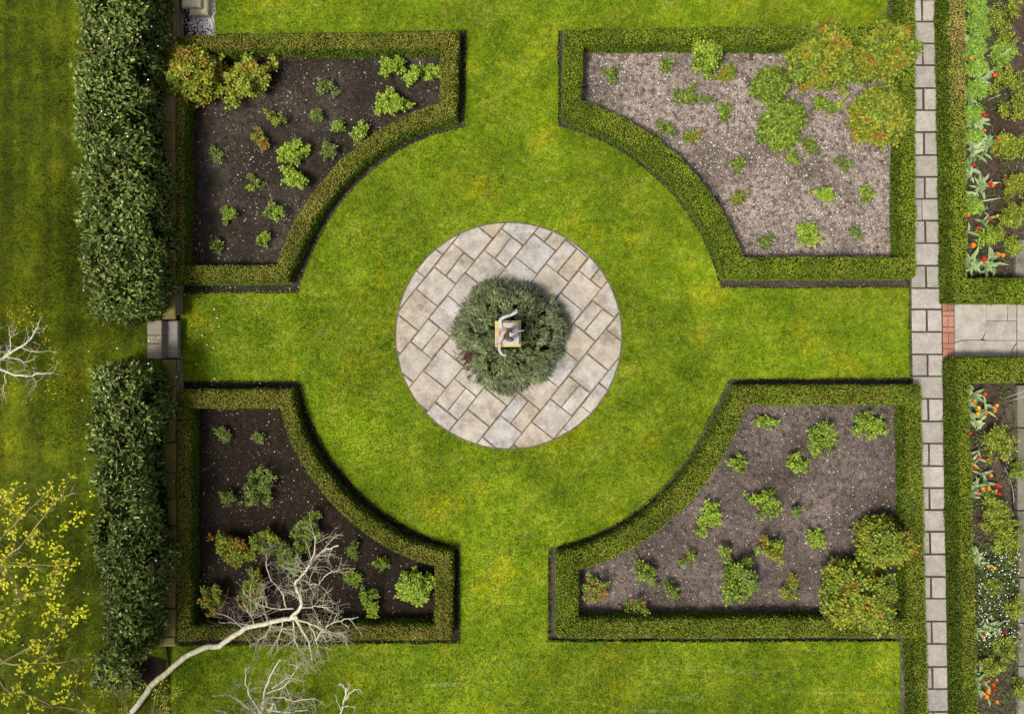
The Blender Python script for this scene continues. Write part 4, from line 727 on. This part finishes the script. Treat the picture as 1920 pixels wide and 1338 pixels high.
tulips = [(1825, 104, 'orange', 'topmost orange tulip among the light green clumps'), (1870, 137, 'scarlet', 'scarlet tulip below the grey cane'), (1853, 211, 'red', 'first red tulip on a long stem in the upper border'), (1851, 242, 'orange', 'small orange tulip below the first red one'), (1878, 256, 'red', 'red tulip at the upper edge of the dense bright shrub'), (1866, 277, 'orange', 'orange tulip at the left edge of the dense bright shrub'), (1828, 306, 'red', 'red tulip below the largest leaf fan by the hedge'), (1864, 339, 'red', 'upper red tulip of the touching pair on bare soil'), (1868, 346, 'scarlet', 'lower scarlet tulip of the touching pair on bare soil'), (1821, 402, 'orange', 'orange tulip under the lone bright leafy clump'), (1865, 410, 'red', 'red tulip above the low light green shrub'), (1874, 403, 'yellow', 'small yellow tulip beside the red one above the low shrub'), (1839, 429, 'red', 'red tulip left of the low light green shrub'), (1828, 459, 'orange', 'orange tulip on bare soil above the big leaf cluster'), (1851, 482, 'red', 'red tulip at the top of the big leaf cluster'), (1878, 475, 'orange', 'left orange tulip of two by the kerb at the foot of the upper border'), (1887, 480, 'orange', 'right orange tulip of two by the kerb at the foot of the upper border'),
 (1851, 740, 'scarlet', 'topmost tulip of the lower border, scarlet'), (1832, 753, 'orange', 'orange tulip nearest the hedge in the upper clump of the lower border'), (1840, 766, 'yellow', 'upper yellow tulip in the heart of the upper clump'), (1836, 775, 'yellow', 'lower yellow tulip in the heart of the upper clump'), (1853, 776, 'scarlet', 'scarlet tulip in the lower part of the upper clump'), (1872, 760, 'orange', 'orange tulip at the right of the upper clump, higher of two'), (1872, 772, 'orange', 'orange tulip at the right of the upper clump, lower of two'), (1825, 813, 'red', 'lone red tulip against the hedge of the lower border'), (1842, 855, 'scarlet', 'scarlet tulip above the orange pair left of the hose'), (1856, 864, 'scarlet', 'scarlet tulip near the upper end of the black hose'), (1829, 874, 'orange', 'orange tulip by the hedge, left of a touching pair'), (1835, 876, 'scarlet', 'scarlet tulip by the hedge, right of a touching pair'), (1863, 894, 'orange', 'single orange tulip left of the middle of the hose'), (1844, 915, 'yellow', 'yellow tulip at the left of the orange and red clump'), (1850, 919, 'orange', 'orange tulip second from left in the orange and red clump'), (1857, 918, 'orange', 'orange tulip third from left in the orange and red clump'), (1874, 912, 'red', 'upper red tulip at the lower end of the hose'), (1872, 920, 'orange', 'orange tulip between two red ones at the end of the hose'), (1879, 928, 'red', 'lower red tulip at the end of the hose'), (1837, 932, 'red', 'red tulip by the hedge under the orange and red clump'), (1855, 1064, 'orange', 'left orange tulip of two above the white flowers'), (1868, 1067, 'yellow', 'right yellow tulip of two above the white flowers'), (1830, 1130, 'orange', 'orange tulip against the hedge beside the white flowers'), (1847, 1193, 'red', 'small red tulip below the white flowers'), (1888, 1187, 'crimson', 'dark red tulip above a yellow green shrub'), (1852, 1277, 'red', 'red tulip at the top of the bottom clump'), (1872, 1276, 'orange', 'small orange tulip right of the red one in the bottom clump'), (1855, 1289, 'yellow', 'yellow tulip at the left of the bottom clump'), (1866, 1287, 'scarlet', 'upper scarlet tulip in the middle of the bottom clump'), (1868, 1295, 'red', 'lower red tulip in the middle of the bottom clump'), (1861, 1300, 'orange', 'upper of two big orange tulips in the bottom clump'), (1856, 1308, 'orange', 'lower of two big orange tulips in the bottom clump'), (1872, 1318, 'orange', 'lowest orange tulip apart from the bottom clump')]
for px, py, c_, lb in tulips:
    if c_ not in PROTO: o = PROTO[c_] = tulip_proto(c_)
    else: o = copy_tree(PROTO[c_])
    s_ = random.uniform(.95, 1.35) * (1.2 if 'big' in lb else .8 if 'small' in lb else 1.0); p = W(px, py, .36 * s_); o.location = (p[0], p[1], -.04); o.scale = (s_, s_, s_); o.rotation_euler = (random.uniform(-.08, .08), random.uniform(-.08, .08), random.uniform(0, 6.28)); o['label'] = lb; o['group'] = 'tulips in the border'
# white flowered ground cover
n = 9000; px = rng.uniform(1828, 1908, n); py = rng.uniform(1015, 1338, n); kp = rng.random(n) < np.clip(.25 + 1.1 * sstep(py, 1015, 1060) * (1 - sstep(py, 1190, 1250)), 0, 1) * (.35 + vnoise(np.column_stack((px, py)), .05, 2)); px, py = px[kp], py[kp]; n = len(px); P = np.column_stack((wx(px), wy(py), rng.uniform(-.03, .08, n))); b = MB()
b.leaves(P, rdir(n) * (1, 1, .4), np.tile((0, 0, 1.), (n, 1)) + .5 * rdir(n), rng.uniform(.03, .06, n), .025, 0); k = rng.random(n) < .045; k &= (py > 1030) & (py < 1215); P2 = P[k] + (0, 0, .06)
for a in (0, 1.57, 3.14, 4.71): b.leaves(P2, np.tile((math.cos(a), math.sin(a), .1), (len(P2), 1)), np.tile((0, 0, 1.), (len(P2), 1)), .014, .012, 1)
tag(b.build('ground_cover', [M['cover'], M['white']]), 'low green ground cover with tiny white flowers in the lower right border', 'ground cover', kind='stuff')
# canes, hose, stakes
b = MB(); hz = [W(1878, 866, .06), W(1886, 880, .08), W(1893, 898, .07), W(1899, 916, .06), W(1901, 938, .05), W(1901, 960, .02)]; b.tube(hz, .024, 10, 0, True); tag(b.build('garden_hose', M['hose'], None, hz[0]), 'black hose curving through the lower right border', 'hose')
for (x0, y0, z0, x1, y1, z1), r, lb in (((1857, 118, 0, 1896, 90, .55), .010, 'long grey cane leaning over the round green plant'), ((1848, 189, .02, 1876, 178, .3), .009, 'short pale stick left of the yellow green shrub'), ((1838, 378, .0, 1876, 371, .06), .016, 'pale flat stake on bare soil of the upper border'), ((1826, 450, .0, 1836, 449, .04), .014, 'stub of pale wood at the left of the upper border'), ((1884, 746, .02, 1920, 733, .35), .007, 'thin pale stick at the right edge under the concrete path'), ((1889, 752, .02, 1925, 742, .4), .007, 'lower thin pale stick at the right edge under the concrete path')):
    p, q_ = W(x0, y0, z0), W(x1, y1, z1); b = MB(); b.tube([p, (p + q_) / 2 + (0, 0, .01), q_], (r, r, r * .9), 6, 0, True); tag(b.build('cane', M['cane'], None, p), lb, 'cane', 'canes and stakes in the border')

# ------------------------------------------------------------------ trees
def walk(p, d, ln, k, wob, up=0.0):
    pts = [np.asarray(p, float)]; d = np.asarray(d, float) / np.linalg.norm(d)
    for _ in range(k):
        d = d + rng.normal(0, wob, 3) + np.array((0, 0, up)); d /= np.linalg.norm(d); pts.append(pts[-1] + d * ln / k)
    return np.array(pts)
def sprout(mb, pts, rad, level, ln, ends, flat=.45, sp=9.0, sides=4, wob=.22, m=1):
    """side twigs along a limb, each with smaller twigs of its own"""
    seg = np.linalg.norm(np.diff(pts, axis=0), axis=1); tot = seg.sum(); cnt = max(2, int(tot * sp * 1.9))
    for _ in range(cnt):
        t = random.uniform(.15, 1.0); s_ = t * tot; i = min(int(np.searchsorted(np.cumsum(seg), s_)), len(pts) - 2); q0 = s_ - (np.cumsum(seg)[i] - seg[i]); p = pts[i] + (pts[i + 1] - pts[i]) * min(1, q0 / max(seg[i], 1e-6)); T = (pts[i + 1] - pts[i]) / max(seg[i], 1e-6)
        d = T * random.uniform(.3, 1.0) + rdir(1)[0] * np.array((1, 1, flat)) * .95 + np.array((0, 0, .08)); L = ln * random.uniform(.4, 1.1); tw = walk(p, d, L, 4, wob); r0 = min(rad * .5, .004 + .009 * L); mb.tube(tw, np.linspace(r0, .0022, 5), sides, m); ends.append(tw[-1])
        if level > 0: sprout(mb, tw, r0, level - 1, ln * .55, ends, flat, sp * 1.1, 3, wob, m)
def limb(mb, pp, r0, r1, sides=7):
    pts = np.array([W(*p) for p in pp]); t = np.linspace(0, 1, len(pts)); u = np.linspace(0, 1, len(pts) * 3); s_ = np.column_stack([np.interp(u, t, pts[:, k]) for k in range(3)])
    s_[1:-1] = (s_[:-2] + s_[1:-1] * 4 + s_[2:]) / 6; s_[1:-1] += rng.normal(0, .008, s_[1:-1].shape); mb.tube(s_, np.linspace(r0, r1, len(s_)), sides); return s_
def clusters(mb, C, n_each, spread, leaf, m=0):
    C = np.asarray(C); n = len(C) * n_each; P = np.repeat(C, n_each, 0) + rng.normal(0, spread, (n, 3)) * (1, 1, .7); mb.leaves(P, rdir(n) * (1, 1, .5), np.tile((0, 0, 1.), (n, 1)) + .7 * rdir(n), rng.uniform(.7, 1.3, n) * leaf, leaf * .7, m, .1, .15, .5)
# leaning bare tree with a pale trunk
root = empty('bare_tree', (0, 0, 0), 'leaning bare tree with a pale bent trunk and tangled twigs over the bottom left bed', 'tree', 'trees at the lower left'); tr = MB(); tw = MB(); tm = MB(); ends = []
limb(tr, [(232, 1352, .1), (263, 1315, .4), (283, 1285, .7), (310, 1262, .95), (343, 1232, 1.2), (377, 1215, 1.4), (413, 1210, 1.55), (435, 1192, 1.7), (463, 1175, 1.85), (491, 1168, 2.0), (519, 1163, 2.1), (545, 1158, 2.2), (558, 1155, 2.25)], .062, .038, 9)
L_ = [([(545, 1158, 2.2), (567, 1137, 2.3), (566, 1125, 2.35), (555, 1100, 2.45), (553, 1092, 2.5), (565, 1080, 2.5), (575, 1068, 2.6), (590, 1045, 2.7), (610, 1030, 2.8), (635, 1022, 2.8)], .036, 1), ([(575, 1068, 2.6), (588, 1040, 2.8), (592, 1005, 2.9)], .02, 1), ([(563, 1085, 2.5), (580, 1093, 2.5), (597, 1096, 2.5), (605, 1085, 2.5), (620, 1070, 2.55), (640, 1067, 2.5)], .016, 1), ([(550, 1140, 2.25), (520, 1140, 2.3), (495, 1138, 2.3), (475, 1122, 2.3), (455, 1110, 2.3)], .014, 1), ([(538, 1140, 2.2), (532, 1125, 2.3), (527, 1105, 2.35), (510, 1090, 2.4), (500, 1068, 2.45), (500, 1040, 2.4)], .015, 2), ([(556, 1160, 2.2), (590, 1172, 2.2), (625, 1185, 2.1), (650, 1185, 2.0)], .02, 1), ([(592, 1200, 2.0), (605, 1180, 2.1), (625, 1165, 2.2), (650, 1160, 2.2), (672, 1156, 2.2)], .018, 1), ([(580, 1168, 2.2), (590, 1185, 2.1), (592, 1200, 2.0), (598, 1212, 1.9)], .018, 1), ([(554, 1158, 2.2), (570, 1185, 2.1), (580, 1205, 2.0), (585, 1238, 1.9)], .032, 1), ([(550, 1162, 2.2), (552, 1200, 2.0), (565, 1220, 1.9), (580, 1242, 1.8)], .016, 1), ([(560, 1140, 2.3), (590, 1136, 2.3), (625, 1138, 2.3)], .013, 1), ([(478, 1172, 1.95), (468, 1150, 2.1), (455, 1128, 2.2)], .011, 1), ([(458, 1178, 1.85), (430, 1155, 2.0), (405, 1148, 2.1)], .012, 2), ([(510, 1166, 2.0), (500, 1190, 1.8), (470, 1210, 1.7)], .012, 1), ([(530, 1162, 2.1), (525, 1195, 1.9), (500, 1225, 1.7)], .012, 1), ([(470, 1172, 1.9), (440, 1168, 1.9), (410, 1166, 1.9)], .010, 2)]
for pp, r0, km in L_:
    s_ = limb(tr, pp, r0, r0 * .35, 6); sprout(tr, s_, r0, 1, .42, ends, .5, 7.5, wob=.15, m=km)
tr.build('trunk', [M['bark'], M['bark_t'], M['bark_m']], root)
# bare crowns at the bottom edge
root = empty('bare_tree', (0, 0, 0), 'pale bare tree crown reaching in from the bottom edge', 'tree', 'trees at the lower left'); tr = MB(); tw = MB(); ends = []
limb(tr, [(500, 1500, .1), (500, 1440, .9), (496, 1385, 1.5), (490, 1340, 1.9)], .07, .05, 8)
for pp, r0 in (([(490, 1340, 1.9), (497, 1290, 2.2), (508, 1265, 2.4), (525, 1235, 2.5)], .028), ([(490, 1340, 1.9), (470, 1305, 2.2), (460, 1280, 2.3), (462, 1250, 2.4)], .024), ([(490, 1335, 1.9), (500, 1306, 2.1), (530, 1305, 2.2), (545, 1315, 2.2), (592, 1308, 2.3)], .02), ([(497, 1300, 2.1), (520, 1292, 2.2), (535, 1285, 2.3), (550, 1262, 2.4), (565, 1240, 2.4)], .016), ([(485, 1340, 1.9), (455, 1318, 2.1), (432, 1302, 2.2)], .018), ([(500, 1330, 1.95), (540, 1335, 2.1), (575, 1330, 2.2)], .02), ([(480, 1345, 1.9), (440, 1345, 2.0), (410, 1330, 2.2)], .016), ([(505, 1335, 1.9), (515, 1315, 2.2), (518, 1330, 2.3)], .02), ([(510, 1290, 2.2), (540, 1270, 2.3), (572, 1276, 2.3)], .012)): s_ = limb(tr, pp, r0, r0 * .35, 6); sprout(tr, s_, r0, 1, .32, ends, .5, 7)
tr.build('trunk', [M['bark'], M['bark_t']], root)
root = empty('bare_sapling', (0, 0, 0), 'small forked bare treetop at the bottom edge right of the larger bare crown', 'tree', 'trees at the lower left'); tr = MB(); tw = MB(); ends = []
for pp, r0 in (([(628, 1500, 0), (632, 1400, .9), (638, 1345, 1.4), (648, 1300, 1.7), (649, 1288, 1.75), (641, 1281, 1.8), (633, 1284, 1.8)], .022), ([(648, 1312, 1.65), (655, 1300, 1.7), (664, 1292, 1.75), (673, 1290, 1.8), (680, 1300, 1.8)], .014), ([(640, 1325, 1.6), (652, 1322, 1.7), (668, 1325, 1.75)], .012), ([(640, 1330, 1.55), (632, 1312, 1.7), (630, 1302, 1.7)], .010), ([(648, 1300, 1.7), (655, 1283, 1.8), (651, 1278, 1.85)], .009)): s_ = limb(tr, pp, r0, r0 * .45, 6); sprout(tr, s_[len(s_) // 2:], r0, 0, .14, ends, .5, 10)
tr.build('trunk', [M['bark'], M['bark_t']], root)
# tree at the left edge
root = empty('lichened_tree', (0, 0, 0), 'pale lichened branches with a few ochre leaves reaching in at the left edge', 'tree', 'trees at the lower left'); tr = MB(); tw = MB(); lf = MB(); ends = []
limb(tr, [(-150, 690, .3), (-120, 690, 1.6), (-75, 688, 2.4), (-20, 688, 2.8)], .12, .05, 8)
for pp, r0 in (([(-20, 688, 2.8), (5, 693, 2.9), (25, 702, 3.0), (55, 706, 3.0), (75, 700, 3.1), (100, 698, 3.1)], .026), ([(-20, 688, 2.8), (10, 668, 2.9), (25, 658, 3.0), (40, 650, 3.0), (55, 640, 3.1), (68, 620, 3.2), (74, 603, 3.2)], .026), ([(10, 668, 2.9), (22, 655, 3.0), (20, 635, 3.1), (17, 615, 3.1)], .016), ([(40, 650, 3.0), (60, 660, 3.0), (88, 658, 3.0)], .010), ([(15, 670, 2.9), (35, 672, 3.0), (45, 680, 3.0), (65, 672, 3.0)], .012), ([(8, 694, 2.9), (10, 715, 2.9), (5, 735, 2.8)], .012), ([(-10, 680, 2.8), (0, 650, 2.9), (-10, 625, 3.0)], .016), ([(60, 704, 3.0), (68, 718, 2.9), (66, 726, 2.9)], .007), ([(-30, 690, 2.8), (-50, 740, 3.0), (-40, 790, 3.2)], .03), ([(-40, 690, 2.7), (-70, 630, 3.0), (-60, 570, 3.2)], .03)): s_ = limb(tr, pp, r0, r0 * .35, 6); sprout(tr, s_, r0, 1, .26, ends, .5, 6)
C = [W(px, py, 2.9) for px, py in ((62, 588), (88, 618), (63, 661), (107, 658), (85, 642), (42, 600), (20, 600), (107, 690), (97, 718), (30, 728), (45, 755), (78, 745), (105, 672), (15, 720), (5, 740), (70, 610), (100, 740), (50, 575), (22, 590))]; clusters(lf, C, 7, .05, .035); Q = rdir(420) * (rng.random((420, 1)) ** .4) * (2.3, 2.6, 1.5) + np.array((-11.6, -.2, 5.0)); Q = Q[Q[:, 0] < -8.0]; clusters(lf, Q, 4, .14, .10); tr.build('trunk', [M['bark'], M['bark_t']], root); lf.build('leaves', M['oleaf'], root)  # includes a dense unseen crown past the left edge, added for its shade
# yellow leaved tree in the lower left corner
root = empty('yellow_tree', (0, 0, 0), 'tree with fresh yellow leaves filling the lower left corner', 'tree', 'trees at the lower left'); tr = MB(); tw = MB(); lf = MB(); ends = []
limb(tr, [(-190, 1120, .3), (-170, 1120, 1.8), (-120, 1120, 2.8), (-60, 1115, 3.4)], .14, .06, 8)
Y_C = [(90, 920), (38, 935), (20, 925), (85, 955), (120, 985), (143, 972), (30, 962), (60, 1012), (100, 1030), (112, 1060), (132, 1058), (75, 1015), (60, 1100), (105, 1112), (100, 1130), (20, 1155), (92, 1158), (140, 1150), (110, 1188), (15, 1192), (70, 1210), (50, 1250), (78, 1285), (130, 1275), (20, 1312), (60, 1322), (110, 1310), (45, 1060), (10, 1100), (30, 1000), (10, 940), (150, 1150), (100, 1085), (8, 1050), (95, 1265), (35, 1290)]
for pp, r0 in (([(-60, 1115, 3.4), (-10, 1055, 3.6), (35, 1030, 3.7), (70, 985, 3.8), (100, 940, 3.8), (140, 922, 3.8)], .022), ([(-60, 1115, 3.4), (0, 1010, 3.6), (40, 970, 3.7), (90, 922, 3.7)], .016), ([(-60, 1115, 3.4), (0, 1060, 3.6), (60, 1060, 3.7), (130, 1058, 3.7)], .016), ([(-60, 1115, 3.4), (0, 1150, 3.5), (60, 1105, 3.6), (108, 1110, 3.6)], .014), ([(-60, 1120, 3.3), (0, 1245, 3.4), (60, 1242, 3.4), (110, 1243, 3.4), (150, 1232, 3.4)], .024), ([(0, 1245, 3.4), (50, 1215, 3.5), (90, 1195, 3.6), (125, 1165, 3.6)], .012), ([(60, 1242, 3.4), (85, 1225, 3.5), (100, 1190, 3.5), (140, 1152, 3.5)], .012), ([(-60, 1120, 3.3), (0, 1290, 3.2), (50, 1300, 3.2), (90, 1320, 3.2), (150, 1330, 3.2)], .02), ([(-60, 1115, 3.4), (-20, 980, 3.7), (10, 930, 3.8)], .016), ([(-60, 1120, 3.3), (0, 1190, 3.5), (25, 1150, 3.5)], .012), ([(100, 1243, 3.4), (140, 1255, 3.4), (145, 1300, 3.3)], .01), ([(0, 1060, 3.6), (30, 1090, 3.6), (40, 1130, 3.6)], .01)): s_ = limb(tr, pp, r0, r0 * .3, 6); sprout(tr, s_, r0, 1, .34, ends, .5, 4)
clusters(lf, [W(px + random.gauss(0, 4), py + random.gauss(0, 4), 3.6) for px, py in Y_C for _ in (0, 1)], 11, .060, .062); E2 = np.array(ends); clusters(lf, E2[rng.random(len(E2)) < .16], 5, .035, .055)
for pp, r0 in (([(-60, 1115, 3.4), (-330, 1260, 4.4), (-480, 1330, 5.0)], .06), ([(-120, 1120, 2.8), (-330, 1420, 4.4), (-420, 1600, 5.2)], .06), ([(-120, 1120, 2.8), (-420, 1180, 4.6), (-560, 1100, 5.6)], .06)): s_ = limb(tr, pp, r0, r0 * .3, 6)
Q = rdir(1300) * (rng.random((1300, 1)) ** .4) * (4.2, 3.4, 1.8) + np.array((-9.4, -8.0, 5.6)); Q = Q[(Q[:, 0] < -7.3) | (Q[:, 1] < -5.5)]; clusters(lf, Q, 5, .14, .10)  # dense unseen crown outside the frame, shaped to shade the lower left
tr.build('trunk', [M['bark_b'], M['bark_b']], root); lf.build('leaves', M['yleaf'], root)
# small yellow leaved bush under the leaning trunk
root = empty('yellow_sapling', (0, 0, 0), 'small yellow leaved sapling at the foot of the leaning pale trunk', 'sapling', 'trees at the lower left'); tr = MB(); tw = MB(); lf = MB(); ends = []
for pp, r0 in (([(270, 1400, 0), (285, 1340, .9), (292, 1300, 1.2), (300, 1285, 1.3)], .014), ([(275, 1380, .3), (310, 1320, 1.0), (328, 1288, 1.2)], .012), ([(270, 1400, .0), (240, 1330, .8), (215, 1295, 1.1), (200, 1275, 1.2)], .012), ([(280, 1360, .5), (305, 1335, .9), (318, 1328, 1.0)], .01), ([(240, 1330, .8), (222, 1280, 1.1), (212, 1250, 1.2)], .01), ([(200, 1360, .4), (150, 1310, 1.0), (130, 1290, 1.2)], .01)): s_ = limb(tr, pp, r0, r0 * .4, 5); sprout(tr, s_, r0, 1, .26, ends, .5, 6)
clusters(lf, [W(px, py, 1.2) for px, py in ((290, 1300), (296, 1312), (325, 1290), (335, 1296), (318, 1310), (252, 1308), (215, 1272), (210, 1255), (190, 1296), (310, 1328), (230, 1335), (270, 1285), (205, 1292), (300, 1278))], 14, .06, .04)
tr.build('stems', [M['bark_b'], M['bark_b']], root); lf.build('leaves', M['yleaf'], root)
# dark evergreen bush at the end of the lower hedge
bush('evergreen_bush', 222, 1256, 44, [('ever', 1.)], 1.1, 'dark low evergreen bush in the shade at the end of the lower hedge', 'bush', None, .6, .07, .5, zg=.2)
print('objects', len(bpy.data.objects))
